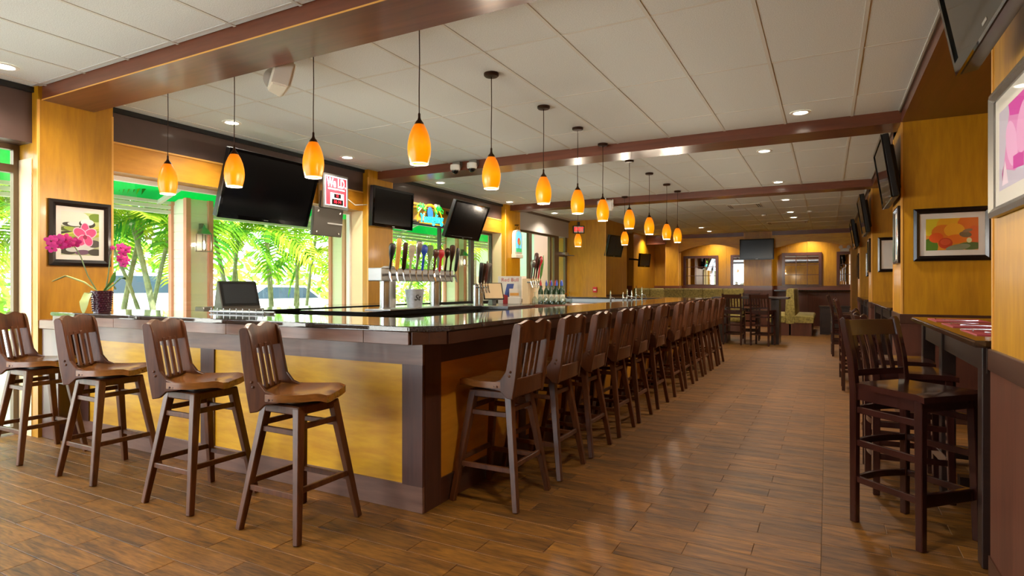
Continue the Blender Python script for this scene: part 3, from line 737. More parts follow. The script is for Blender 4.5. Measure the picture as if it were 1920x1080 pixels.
for i, (x, y) in enumerate(((0.80, 3.85), (0.80, 4.48), (0.80, 5.08))):
    lab = ('nearest', 'middle', 'farthest')[i]
    t = BX(-0.15, 0.15, -0.2, 0.2, 0, 0.004).build('placemat', 'placemat', None, (x, y, 1.054)); tag(t, 'red rectangular placemat on near wall table, %s of three' % lab, 'placemat', 'red placemats')
    mb = MB().bar((-0.10, 0, 0.004), (0.05, 0, 0.004), 0.014, 0.004, (0, 1, 0)).bar((0.05, 0, 0.004), (0.10, 0, 0.008), 0.022, 0.003, (0, 1, 0))
    f = mb.build('fork_blank', 'chrome', None, (x, y - 0.10, 1.0585), (0, 0, R_(-25))); f.name = 'fork'
    tag(f, 'steel fork lying on the %s red placemat' % lab, 'fork', 'forks on placemats')
    f = MB().bar((-0.11, 0, 0.004), (0.0, 0, 0.004), 0.013, 0.006, (0, 1, 0)).bar((0.0, 0, 0.004), (0.12, 0, 0.004), 0.018, 0.002, (0, 1, 0)).build('knife', 'chrome', None, (x - 0.02, y + 0.08, 1.0585), (0, 0, R_(20)))
    tag(f, 'steel knife lying on the %s red placemat' % lab, 'knife', 'knives on placemats')
ct = thing('pub_table', 'dark high table with slab legs before the booths', 'table', (-1.5, 14.5, 0))
W(MB().box(-2.35, -0.75, 14.10, 14.95, 1.0, 1.04), 'table_top', 'dark_table', ct, bev=0.006, smooth=False)
for x in (-2.12, -1.02): W(MB().box(x - 0.08, x + 0.08, 14.2, 14.85, 0, 1.0), 'slab_leg', 'dark_table', ct, smooth=False)
o = MB().lathe([(0.12, 0), (0.15, 0.012), (0.14, 0.014), (0.10, 0.006)], 20, cap=True).build('plate', 'black_gloss', None, (-1.85, 14.4, 1.04)); tag(o, 'dark round plate on the centre high table', 'plate')
o = BX(-0.14, 0.14, -0.19, 0.19, 0, 0.004).build('placemat', 'placemat', None, (-1.35, 14.45, 1.04)); tag(o, 'red placemat on the centre high table', 'placemat')

# booths
def booth(label, loc, rot, length, double, backh=1.22):
    t = thing('booth_bench', label, 'booth', loc, rot)          # bench runs along local y, seat towards local +x
    L2 = length / 2; sides = (1, -1) if double else (1,)
    prof = [(-0.10, 0.30), (0.10, 0.30), (0.12, 0.50), (0.085, backh - 0.04), (0.05, backh), (-0.05, backh), (-0.085, backh - 0.04), (-0.12, 0.50)]
    n = max(2, int(length / 0.45))
    for k in range(n):
        a, b = -L2 + length * k / n, -L2 + length * (k + 1) / n
        MB().prism(prof, lambda u, v: (u, a + 0.003, v), lambda u, v: (u, b - 0.003, v)).build('back_cushion', 'upholstery', t, bev=0.012, seg=2)
    for s in sides:
        sp = [(s * 0.11, 0.33), (s * 0.53, 0.33), (s * 0.55, 0.37), (s * 0.55, 0.46), (s * 0.52, 0.50), (s * 0.11, 0.51)]
        MB().prism(sp, lambda u, v: (u, -L2, v), lambda u, v: (u, L2, v)).build('seat_cushion', 'upholstery', t, bev=0.008)
        BX(min(s * 0.02, s * 0.50), max(s * 0.02, s * 0.50), -L2 + 0.01, L2 - 0.01, 0, 0.33).build('plinth', 'wainscot', t, smooth=False)
    return t
booth('double-sided gold patterned booth with tall back facing the aisle', (-0.86, 18.3, 0), (0, 0, 0), 2.8, True)
booth('long tufted gold patterned booth bench under the left arch', (-3.1, 17.25, 0), (0, 0, R_(-90)), 2.15, False)
booth('short gold patterned booth bench at the far left corner', (-4.78, 17.75, 0), (0, 0, R_(-60)), 0.9, False)
pd = thing('host_stand', 'dark wooden cabinet beside the gold booth', 'cabinet', (0.1, 18.0, 0))
W(MB().box(-0.18, 0.5, 17.75, 18.25, 0.0, 0.72), 'cabinet_body', 'dark_table', pd, smooth=False)
W(MB().box(-0.21, 0.53, 17.72, 18.28, 0.72, 0.75), 'cabinet_top', 'dark_table', pd, bev=0.004, smooth=False)
W(MB().box(-0.14, 0.15, 17.738, 17.75, 0.06, 0.68), 'cabinet_door', 'dark_table', pd, bev=0.003, smooth=False)
W(MB().box(0.17, 0.46, 17.738, 17.75, 0.06, 0.68), 'cabinet_door', 'dark_table', pd, bev=0.003, smooth=False)
o = MB().lathe([(0.035, 0), (0.04, 0.05), (0.034, 0.10), (0.034, 0.085), (0.034, 0.0)], 12).build('candle_cup', 'chrome', None, (0.18, 17.95, 0.75)); tag(o, 'small shiny cup on the dark host cabinet', 'cup')

# ================================================================ LAMPS
def shade_profile():
    return [(0.020, 0.268), (0.030, 0.256), (0.047, 0.225), (0.062, 0.185), (0.072, 0.140), (0.075, 0.100), (0.072, 0.060), (0.063, 0.020), (0.057, 0.0)]
def make_pendant():
    t = thing('pendant_lamp', '', 'pendant lamp')           # origin at the ceiling
    zb = 2.078 - CZ
    MB().lathe([(0.010, -0.030), (0.052, -0.026), (0.060, -0.018), (0.060, 0.0)], 24).build('canopy', 'bronze', t)
    MB().tube([(0, 0, -0.028), (0.002, 0.001, -0.25), (-0.001, 0, -0.45), (0, 0, zb + 0.30)], 0.0035, 6).build('cord', 'bronze', t)
    MB().lathe([(0.033, 0.250), (0.026, 0.268), (0.012, 0.285), (0.008, 0.300), (0.008, 0.322), (0.004, 0.330)], 16, (0, 0, zb)).build('socket_cap', 'bronze', t)
    s = MB().lathe(shade_profile(), 28, (0, 0, zb), cap=False).build('glass_shade', 'shade_glow', t)
    MB().lathe([(0.0575, -0.001), (0.0600, 0.004), (0.053, 0.006), (0.052, -0.001), (0.0575, -0.001)], 28, (0, 0, zb), cap=False).build('shade_rim', 'shade_rim', s)
    MB().lathe([(0.006, 0.11), (0.022, 0.09), (0.026, 0.07), (0.018, 0.05), (0.004, 0.042)], 12, (0, 0, zb)).build('bulb', 'bulb', t)
    return t
pend0 = make_pendant()
PND = [(-2.31, 3.06, 'amber glass pendant over the bar corner, nearest to the aisle'),
       (-3.27, 3.08, 'amber glass pendant over the front counter, second from the corner'),
       (-4.12, 3.07, 'amber glass pendant over the front counter, third from the corner'),
       (-4.95, 3.05, 'amber glass pendant over the front counter, farthest left')]
for i, y in enumerate((4.11, 5.10, 5.97, 6.78, 7.86, 8.88, 9.98, 10.79)):
    PND.append((-2.385, y, 'amber glass pendant over the aisle-side counter, %s after the corner lamp' % ORD[i]))
PND += [(-3.43, 11.0, 'amber glass pendant over the far counter, second from its right end'), (-4.40, 11.03, 'amber glass pendant over the far counter, leftmost near the exit door')]
for i, (x, y, lab) in enumerate(PND):
    z = BZ if 6.86 < y < 7.28 else CZ
    if i == 0: o = pend0; o.location = (x, y, z); o['label'] = lab; o['group'] = 'amber pendant lamps over the bar'
    else: o = dup(pend0, (x, y, z), (0, 0, 0), lab, 'amber pendant lamps over the bar')
    lamp('pendant_light', 'POINT', PENDANT_W, (1.0, 0.86, 0.66), (0, 0, 2.078 - CZ - 0.03), o, 0.03)
def make_downlight():
    t = thing('recessed_downlight', '', 'ceiling light')
    MB().lathe([(0.062, 0.0), (0.070, -0.006), (0.092, -0.004), (0.094, 0.0)], 24, cap=False).build('trim_ring', 'white_paint', t)
    MB().lathe([(0.0, -0.001), (0.064, -0.002)], 24, cap=False).build('lens', 'bulb', t)
    return t
dl0 = make_downlight()
DL = [(-5.65, 2.19, 'recessed downlight at the far left before the first beam'), (-5.50, 4.07, 'recessed downlight in front of the big left television'),
      (-5.64, 5.90, 'recessed downlight above the age sign'), (-5.66, 8.07, 'recessed downlight above the neon sign'),
      (-5.72, 10.60, 'recessed downlight before the stained-glass lamp pillar'), (-5.67, 12.74, 'recessed downlight above the narrow glazed bay'),
      (-0.235, 6.475, 'recessed downlight over the aisle just before the middle beam'), (-0.708, 8.11, 'recessed downlight over the aisle just past the middle beam'),
      (-0.718, 10.65, 'recessed downlight over the aisle just before the far beam'), (-0.735, 12.92, 'recessed downlight over the aisle past the far beam'),
      (-0.76, 15.13, 'recessed downlight over the aisle, second past the far beam'), (-0.749, 16.36, 'recessed downlight over the gold double booth'),
      (-3.28, 17.95, 'recessed downlight over the long tufted booth'), (-3.28, 19.31, 'recessed downlight close to the left arch'), (-5.2, 19.6, 'recessed downlight in the far left alcove'),
      (-3.35, 20.75, 'added hidden downlight inside the left arch'), (-0.5, 20.75, 'added hidden downlight inside the right arch'),  # two unseen lamps added to brighten the wall behind the arches
      (-0.5, 2.2, 'recessed downlight over the aisle before the first beam'), (-3.2, 1.6, 'recessed downlight over the floor before the front counter')]
for i, (x, y, lab) in enumerate(DL):
    if i == 0: o = dl0; o.location = (x, y, CZ - 0.001); o['label'] = lab; o['group'] = 'recessed ceiling downlights'
    else: o = dup(dl0, (x, y, CZ - 0.001), (0, 0, 0), lab, 'recessed ceiling downlights')
    lamp('downlight_beam', 'SPOT', DOWNLIGHT_W, (1.0, 0.91, 0.78), (0, 0, -0.02), o, 0.06, R_(140), 0.8)

# ================================================================ TELEVISIONS
def tv(label, w, h, loc, rz, tilt, arm=0.25, armdir=None, scr='screen_off', t_=0.07):
    t = thing('television', label, 'television', loc, (R_(tilt), 0, R_(rz)))      # faces local -y
    BX(-w / 2, w / 2, 0, t_, -h / 2, h / 2).build('housing', 'black_plastic', t, bev=0.008, smooth=False)
    BX(-w * 0.36, w * 0.36, t_, t_ + 0.04, -h * 0.36, h * 0.36).build('back_cover', 'black_plastic', t, bev=0.01, smooth=False)
    BX(-w / 2 + 0.03, w / 2 - 0.03, -0.002, 0.004, -h / 2 + 0.045, h / 2 - 0.03).build('screen', scr, t, smooth=False)
    f = MB()
    for (a, b, c, d) in ((-w / 2, w / 2, h / 2 - 0.03, h / 2), (-w / 2, w / 2, -h / 2, -h / 2 + 0.045), (-w / 2, -w / 2 + 0.03, -h / 2 + 0.045, h / 2 - 0.03), (w / 2 - 0.03, w / 2, -h / 2 + 0.045, h / 2 - 0.03)):
        f.box(a, b, -0.010, 0.001, c, d)
    f.build('bezel', 'black_gloss', t, smooth=False)
    BX(-0.03, 0.03, -0.0115, -0.0095, -h / 2 + 0.016, -h / 2 + 0.026).build('badge', 'steel_brushed', t, smooth=False)
    a = MB().bar((0, t_ + 0.02, 0), (0, t_ + 0.02 + arm, 0.0), 0.06, 0.05).box(-0.12, 0.12, t_ + 0.03, t_ + 0.045, -0.12, 0.12)
    a.build('mount_arm', 'black_plastic', t, smooth=False)
    return t
tv('large black wall television tilted over the first window', 1.22, 0.74, (-5.53, 4.60, 2.372), 90, 18, 0.45)
tv('small black television on the pillar left of the neon sign', 0.92, 0.58, (-5.72, 6.95, 2.445), 90, 3, 0.10)
tv('tilted black television right of the neon sign', 1.10, 0.66, (-5.60, 8.83, 2.43), 90, 22, 0.40)
tv('dark television hanging on the corner of the exit door block', 0.72, 0.56, (-4.86, 14.82, 2.32), 76, 14, 0.10, scr='screen_mid')
tv('dark television on the far-left alcove wall', 0.56, 0.42, (-5.06, 18.35, 2.09), 72, 6, 0.50, scr='screen_mid')
tv('black television on the column between the two arches', 1.0, 0.65, (-1.97, 20.03, 2.44), 0, 0, 0.06)
tv('black television at the upper right on the near column', 1.05, 0.62, (0.417, 2.475, 2.465), -90, 10.8, 0.06, scr='black_gloss')
tv('black television on the second right pillar, seen edge-on', 1.05, 0.62, (0.503, 7.22, 2.452), -90, 8.4, 0.02, scr='black_gloss', t_=0.06)
tv('black television on the third right pillar, seen edge-on', 1.05, 0.62, (0.500, 11.45, 2.452), -90, 8.4, 0.02, scr='black_gloss', t_=0.06)
tv('black television on the farthest right pillar, seen edge-on', 1.05, 0.62, (0.500, 15.5, 2.452), -90, 8.4, 0.02, scr='black_gloss', t_=0.06)

# ================================================================ PICTURES
_cm = {}
def cm(h):
    k = 'ink_' + h.lstrip('#')
    if k not in M: mat(k, h, 0.7)
    return k
def ell(cx, cy, rx, ry, a=0, n=18):
    c, s = math.cos(R_(a)), math.sin(R_(a))
    return [(cx + rx * math.cos(2 * math.pi * i / n) * c - ry * math.sin(2 * math.pi * i / n) * s, cy + rx * math.cos(2 * math.pi * i / n) * s + ry * math.sin(2 * math.pi * i / n) * c) for i in range(n)]
def clip(poly):
    for ax, lim, sg in ((0, 0, 1), (0, 1, -1), (1, 0, 1), (1, 1, -1)):
        out = []
        for i in range(len(poly)):
            p, q = poly[i], poly[(i + 1) % len(poly)]
            ip, iq = sg * (p[ax] - lim) >= 0, sg * (q[ax] - lim) >= 0
            if ip: out.append(p)
            if ip != iq:
                k = (lim - p[ax]) / (q[ax] - p[ax]); out.append((p[0] + (q[0] - p[0]) * k, p[1] + (q[1] - p[1]) * k))
        poly = out
        if len(poly) < 3: return []
    return poly
def picture(label, w, h, loc, rz, fw, mw, shapes, bg, frame='frame_black', tilt=0):
    t = thing('framed_picture', label, 'picture', loc, (R_(tilt), 0, R_(rz)))       # faces local -y, origin at centre back
    D = 0.032
    for (p, q, nrm) in (((-1, -1), (1, -1), (0, 1)), ((1, -1), (1, 1), (-1, 0)), ((1, 1), (-1, 1), (0, -1)), ((-1, 1), (-1, -1), (1, 0))):
        o = [(p[0] * w / 2, p[1] * h / 2), (q[0] * w / 2, q[1] * h / 2), (q[0] * (w / 2 - fw), q[1] * (h / 2 - fw)), (p[0] * (w / 2 - fw), p[1] * (h / 2 - fw))]
        v = [(o[0][0], 0, o[0][1]), (o[1][0], 0, o[1][1]), (o[1][0], -D * 0.8, o[1][1]), (o[0][0], -D * 0.8, o[0][1]),
             (o[2][0], 0, o[2][1]), (o[3][0], 0, o[3][1]), (o[3][0], -D * 0.55, o[3][1]), (o[2][0], -D * 0.55, o[2][1])]
        mid = [((o[1][0] + o[2][0]) / 2, -D, (o[1][1] + o[2][1]) / 2), ((o[0][0] + o[3][0]) / 2, -D, (o[0][1] + o[3][1]) / 2)]
        v += mid
        MB().add(v, [(0, 1, 2, 3), (4, 5, 6, 7), (0, 5, 4, 1), (3, 2, 8, 9), (9, 8, 7, 6), (1, 4, 7, 8, 2), (0, 3, 9, 6, 5)]).build('frame_rail', frame, t, smooth=False)
    iw, ih = w - 2 * fw, h - 2 * fw
    BX(-iw / 2, iw / 2, -0.010, -0.004, -ih / 2, ih / 2).build('mat_board', 'mat_board', t, smooth=False)
    pw, ph = iw - 2 * mw, ih - 2 * mw
    mb = MB()
    def put(poly, k, hx):
        poly = clip(poly)
        if len(poly) < 3: return
        mb.use(cm(hx)); mb.poly([((p[0] - 0.5) * pw, -0.0104 - k * 0.00006, (p[1] - 0.5) * ph) for p in poly])
    put([(0, 0), (1, 0), (1, 1), (0, 1)], 0, bg)
    for k, (hx, poly) in enumerate(shapes): put(poly, k + 1, hx)
    mb.build('print', None, t, smooth=False)
    BX(-iw / 2, iw / 2, -0.0155, -0.0145, -ih / 2, ih / 2).build('glazing', 'pic_glass', t, smooth=False)
    return t
def petals(cx, cy, r, hx, hx2, asp=1.0):
    out = []
    for a, k in ((90, 0.95), (20, 1.15), (160, 1.15), (235, 0.9), (305, 0.9)):
        c, s = math.cos(R_(a)), math.sin(R_(a))
        out.append((hx2, ell(cx + c * r * 0.55 * asp, cy + s * r * 0.55, r * 0.60 * k * asp, r * 0.44, a)))
        out.append((hx, ell(cx + c * r * 0.55 * asp, cy + s * r * 0.55, r * 0.52 * k * asp, r * 0.37, a)))
    out.append(('#8e1848', ell(cx, cy - r * 0.15, r * 0.2 * asp, r * 0.2)))
    return out
rs = random.Random(3)
zen = [('#b9c67a', ell(0.8, 0.85, 0.45, 0.2, 10)), ('#6f8a2a', ell(0.92, 0.9, 0.2, 0.1)), ('#d9dccb', ell(0.25, 0.85, 0.5, 0.2))]
for (x, y, a, b, c) in ((0.25, 0.70, 0.22, 0.055, '#33352c'), (0.35, 0.72, 0.19, 0.05, '#d8dad2'), (0.68, 0.74, 0.22, 0.10, '#2a2c27'), (0.68, 0.78, 0.18, 0.075, '#e2e3df'), (0.12, 0.60, 0.16, 0.05, '#4c5a22'),
                        (0.70, 0.63, 0.25, 0.06, '#1e211d'), (0.30, 0.60, 0.24, 0.05, '#93a73c'), (0.15, 0.50, 0.2, 0.05, '#2e3025'), (0.9, 0.62, 0.12, 0.05, '#c7cba8')):
    zen.append((c, ell(x, y, a, b, rs.uniform(-6, 6))))
for k in range(5): zen.append((('#a8b23c', '#c6c956', '#8b9a2e')[k % 3], [(0.0, 0.20 + k * 0.055), (1.0, 0.46 + k * 0.05), (1.0, 0.505 + k * 0.05), (0.0, 0.25 + k * 0.055)]))
for (x, y, a, b, c) in ((0.15, 0.10, 0.25, 0.09, '#2b2a28'), (0.62, 0.19, 0.26, 0.08, '#c9c8c2'), (0.85, 0.28, 0.2, 0.09, '#4a4844'), (0.55, 0.07, 0.2, 0.06, '#6b4a66'), (0.28, 0.12, 0.16, 0.05, '#bdbcb4'), (0.9, 0.08, 0.2, 0.08, '#3c3a36')):
    zen.append((c, ell(x, y, a, b, rs.uniform(-5, 5))))
zen += petals(0.62, 0.47, 0.27, '#d6497f', '#f3b9cf', 1.0)
picture('black-framed picture of a pink orchid on stones on the left pillar', 0.50, 0.58, (XP + 0.001, 2.86, 1.765), 90, 0.055, 0.042, zen, '#a9ad80')
org = [('#d9c21f', ell(0.15, 0.8, 0.35, 0.35)), ('#e8a812', ell(0.55, 0.75, 0.35, 0.4)), ('#de6a0c', ell(0.9, 0.75, 0.3, 0.4)), ('#e07812', ell(0.35, 0.55, 0.24, 0.26, 20)), ('#f0a71c', ell(0.55, 0.62, 0.2, 0.22)),
       ('#4d7a12', ell(0.08, 0.12, 0.16, 0.26)), ('#de5a10', ell(0.92, 0.45, 0.14, 0.3)), ('#e2560f', ell(0.2, 0.4, 0.14, 0.16, -20)), ('#e8730f', ell(0.6, 0.35, 0.22, 0.14)), ('#c23a12', ell(0.38, 0.22, 0.14, 0.17)),
       ('#d8542a', ell(0.38, 0.26, 0.10, 0.10)), ('#3d5c1c', ell(0.85, 0.12, 0.25, 0.12)), ('#7b8264', ell(0.62, 0.08, 0.24, 0.10, 14)), ('#6d5a3a', ell(0.76, 0.48, 0.12, 0.09, -20)), ('#8a6a4a', ell(0.80, 0.60, 0.10, 0.05, 20)), ('#d9d9a0', ell(0.83, 0.30, 0.05, 0.08))]
picture('black-framed picture of orange flowers on the second right pillar', 0.60, 0.50, (1.03, 6.857, 1.783), 0, 0.05, 0.05, org, '#d98a14')
pink = [('#e08ac6', [(0.15, 0.25), (0.5, 0.15), (1, 0.3), (1, 1), (0.35, 1)]), ('#d23ea8', [(0.35, 0.85), (0.7, 0.75), (1, 0.9), (1, 1), (0.3, 1)]), ('#ecaedb', ell(0.4, 0.5, 0.16, 0.3, 20)), ('#c92f9f', [(0.45, 0.18), (0.75, 0.15), (0.75, 0.33), (0.45, 0.33)]),
        ('#f0d9ea', [(0.1, 0.05), (0.2, 0.35), (0.3, 0.05)]), ('#e8a3d3', ell(0.75, 0.6, 0.2, 0.3, -15)), ('#b8368e', [(0.1, 0.2), (0.15, 0.3), (0.12, 0.1)])]
picture('silver-framed picture of magenta petals on the near right column', 0.66, 0.52, (XR - 0.002, 2.85, 1.845), -90, 0.04, 0.06, pink, '#c9bfd2', 'frame_silver')
bop = [('#e06a2a', [(0.35, 0.62), (0.75, 0.78), (0.6, 0.55)]), ('#c4452a', [(0.3, 0.6), (0.85, 0.55), (0.6, 0.48)]), ('#6b7d4a', [(0.55, 0.5), (0.62, 0.5), (0.45, 0.05), (0.4, 0.05)]), ('#d98a3a', [(0.4, 0.65), (0.5, 0.92), (0.55, 0.62)])]
blu = [('#b8542e', ell(0.5, 0.6, 0.35, 0.25)), ('#8a3a22', ell(0.55, 0.4, 0.25, 0.2)), ('#d9a24a', ell(0.4, 0.7, 0.15, 0.1))]
picture('black-framed picture edge-on on the side of the second right pillar', 0.46, 0.56, (XR - 0.002, 7.10, 1.80), -90, 0.045, 0.05, blu, '#8fb3c4')
picture('black-framed bird-of-paradise picture on the third right pillar', 0.60, 0.56, (1.02, 11.289, 1.80), 0, 0.05, 0.04, bop, '#dcd9d4')
picture('black-framed picture edge-on on the side of the third right pillar', 0.46, 0.56, (XR - 0.002, 11.6, 1.80), -90, 0.045, 0.05, blu, '#9db7b4')
picture('black-framed picture on the front of the farthest right pillar', 0.50, 0.52, (1.0, 15.279, 1.76), 0, 0.05, 0.04, bop, '#c9cdc4')
picture('black-framed picture edge-on on the side of the farthest right pillar', 0.46, 0.58, (XR - 0.002, 15.65, 1.74), -90, 0.045, 0.05, blu, '#8a8a7c')

# ================================================================ SIGNS AND WALL FITTINGS
emis('sign_red', '#d8303c', 0.6, '#c8303a'); emis('sign_white', '#eef2ff', 0.5); emis('led_red', '#ff1c2c', 3.0)
emis('neon_cyan', '#28dff0', 0.9); emis('neon_green', '#22dd4c', 0.7); emis('neon_yellow', '#ffb414', 0.8); emis('neon_blue', '#2a5fd0', 0.35)
emis('exit_red', '#ff2430', 1.2)
ROTX = (R_(90), 0, 0)
t = thing('age_sign', 'red light-box sign asking for identification above the window', 'sign', (-5.93, 5.99, 2.58), (0, 0, R_(90)))
BX(-0.235, 0.235, 0, 0.09, -0.235, 0.235).build('sign_housing', 'alu', t, bev=0.006, smooth=False)
BX(-0.205, 0.205, -0.004, 0.002, -0.195, 0.205).build('sign_border', 'sign_white', t, smooth=False)
BX(-0.190, 0.190, -0.007, -0.003, -0.185, 0.190).build('sign_face', 'sign_red', t, smooth=False)
text_obj('We I.D.', 0.165, 'lettering', 'sign_white', t, (0, -0.009, 0.112), ROTX, 0.001, 0, sx=0.66, bold=0.004)
text_obj('RESPONSIBILITY MATTERS', 0.030, 'lettering', 'sign_white', t, (0, -0.009, 0.030), ROTX, 0.0005, 0, sx=0.9)
BX(-0.115, 0.135, -0.012, -0.006, -0.19, -0.02).build('date_panel', 'white_plastic', t, smooth=False)
BX(-0.05, 0.075, -0.015, -0.011, -0.085, -0.03).build('display_window', 'black_gloss', t, smooth=False)
BX(-0.09, 0.115, -0.015, -0.011, -0.175, -0.105).build('display_window', 'black_gloss', t, smooth=False)
text_obj('21', 0.05, 'digits', 'led_red', t, (0.012, -0.0165, -0.058), ROTX)
text_obj('06 14', 0.06, 'digits', 'led_red', t, (0.012, -0.0165, -0.14), ROTX)
MB().tube([(0.24, 0.04, -0.05), (0.40, 0.03, -0.13), (0.62, 0.0, -0.10)], 0.006, 6).build('power_cord', 'white_plastic', t)
t = thing('hanging_panel', 'black metal panel hanging below the age sign', 'panel', (-6.0, 5.92, 2.17), (R_(6), 0, R_(90)))
BX(-0.27, 0.27, 0, 0.05, -0.20, 0.19).build('panel_body', 'alu_dark', t, bev=0.01, smooth=False)
for (x, z) in ((-0.2, 0.13), (0.2, 0.13), (-0.2, -0.15), (0.2, -0.15), (0.0, -0.02)): BX(x - 0.012, x + 0.012, -0.006, 0.001, z - 0.012, z + 0.012).build('bolt', 'steel', t, smooth=False)
BX(-0.02, 0.26, -0.008, 0.001, -0.03, -0.012).build('cross_strap', 'steel_brushed', t, smooth=False)
BX(0.16, 0.18, 0.0, 0.02, 0.19, 0.40).build('hanger', 'alu_dark', t, smooth=False)
BX(-0.18, -0.16, 0.0, 0.02, 0.19, 0.40).build('hanger', 'alu_dark', t, smooth=False)

t = thing('neon_sign', 'neon sign with palm trees and cursive lettering in the window', 'neon sign', (-5.98, 8.22, 2.50), (0, 0, R_(90)))
BX(-0.43, 0.43, 0.012, 0.03, -0.165, -0.14).build('support_rail', 'black_plastic', t, smooth=False)
BX(-0.43, 0.43, 0.012, 0.03, 0.12, 0.135).build('support_rail', 'black_plastic', t, smooth=False)
BX(0.18, 0.30, 0.0, 0.05, 0.15, 0.21).build('transformer', 'white_plastic', t, bev=0.004, smooth=False)
text_obj('Yuengling', 0.215, 'neon_lettering', 'neon_cyan', t, (0.02, -0.018, -0.065), (R_(90), R_(-3), 0), 0.006, 0.25, sx=0.80, bold=0.002)
def arcp(cx, cz, r, a0, a1, n=14): return [(cx + r * math.cos(R_(a0 + (a1 - a0) * i / n)), -0.010, cz + r * math.sin(R_(a0 + (a1 - a0) * i / n))) for i in range(n + 1)]
MB().tube(arcp(0.0, -0.02, 0.20, 25, 150), 0.012, 6).build('sun_tube', 'neon_yellow', t)
for s in (-1, 1):
    MB().tube([(s * 0.36, -0.01, -0.14), (s * 0.355, -0.01, -0.04), (s * 0.31, -0.01, 0.04), (s * 0.25, -0.01, 0.10)], 0.009, 6).build('palm_trunk_tube', 'neon_yellow', t)
    for a in (10, 60, 115, 165, 215):
        c, q = math.cos(R_(a)), math.sin(R_(a)); x, z = s * 0.25, 0.10
        MB().tube([(x, -0.012, z), (x + 0.07 * c, -0.012, z + 0.05 * q + 0.03), (x + 0.13 * c, -0.012, z + 0.07 * q), (x + 0.12 * c, -0.012, z + 0.05 * q - 0.05), (x + 0.05 * c, -0.012, z + 0.02 * q - 0.02)], 0.009, 6).build('palm_leaf_tube', 'neon_green', t)
MB().tube([(-0.30, -0.01, -0.150), (0.32, -0.01, -0.150)], 0.008, 6).build('base_tube', 'neon_yellow', t)
MB().prism(ell(0.01, 0.03, 0.075, 0.11, 10), lambda u, v: (u, -0.004, v), lambda u, v: (u, 0.004, v)).build('bird_shape', 'neon_blue', t, smooth=False)

t = thing('exit_sign', 'lit red exit sign high beside the exit door', 'exit sign', (-5.72, 14.40, 2.76), (0, 0, R_(35)))
BX(-0.15, 0.15, 0, 0.05, -0.10, 0.10).build('sign_housing', 'black_plastic', t, bev=0.004, smooth=False)
BX(-0.125, 0.125, -0.004, 0.001, -0.08, 0.08).build('sign_face', 'white_plastic', t, smooth=False)
text_obj('EXIT', 0.145, 'lettering', 'exit_red', t, (0, -0.006, 0), ROTX, 0.001, 0, sx=0.85, bold=0.003)
BX(-0.03, 0.03, 0.01, 0.04, 0.105, 0.20).build('stem', 'black_plastic', t, smooth=False)
BX(-0.05, 0.05, 0.03, 0.10, -0.05, 0.05).build('back_bracket', 'black_plastic', t, smooth=False)

t = thing('stained_glass_lamp', 'arched stained-glass hanging sign on the pillar by the glazed bay', 'lamp', (-5.86, 11.27, 2.22), (0, 0, R_(90)))
emis('sg_blue', '#6fc0e8', 0.7); emis('sg_green', '#3fae6a', 0.6); emis('sg_red', '#c8563a', 0.6); emis('sg_gold', '#9aa84a', 0.5)
arch = [(-0.16, -0.28), (0.16, -0.28), (0.16, 0.14)] + [(0.16 * math.cos(R_(a)), 0.14 + 0.14 * math.sin(R_(a))) for a in range(20, 180, 20)] + [(-0.16, 0.14)]
MB().prism(arch, lambda u, v: (u, 0.0, v), lambda u, v: (u, 0.08, v)).build('lamp_case', 'cream_plastic', t, smooth=False)
sm = lambda k, dz: [(u * k, v * k + dz) for u, v in arch]
MB().prism(sm(0.80, 0.025), lambda u, v: (u, -0.004, v), lambda u, v: (u, 0.001, v)).build('glass_panel', 'sg_blue', t, smooth=False)
BX(-0.125, 0.125, -0.007, -0.003, -0.20, -0.12).build('ground_glass', 'sg_green', t, smooth=False)
MB().prism(ell(0.0, 0.03, 0.06, 0.075), lambda u, v: (u, -0.008, v), lambda u, v: (u, -0.004, v)).build('tree_glass', 'sg_red', t, smooth=False)
MB().prism(ell(0.04, 0.0, 0.04, 0.06), lambda u, v: (u, -0.009, v), lambda u, v: (u, -0.004, v)).build('tree_glass', 'sg_gold', t, smooth=False)
BX(-0.006, 0.006, -0.009, -0.004, -0.14, -0.02).build('tree_stem', 'black_plastic', t, smooth=False)
BX(-0.165, 0.165, -0.02, 0.09, -0.33, -0.25).build('base_box', 'cream_plastic', t, bev=0.004, smooth=False)
MB().tube([(-0.10, 0.04, 0.26), (0.0, 0.03, 0.38), (0.10, 0.04, 0.26)], 0.004, 5).build('hanging_chain', 'bronze', t)
MB().box(-0.012, 0.012, -0.0, 0.10, 0.37, 0.39).build('hook', 'bronze', t, smooth=False)

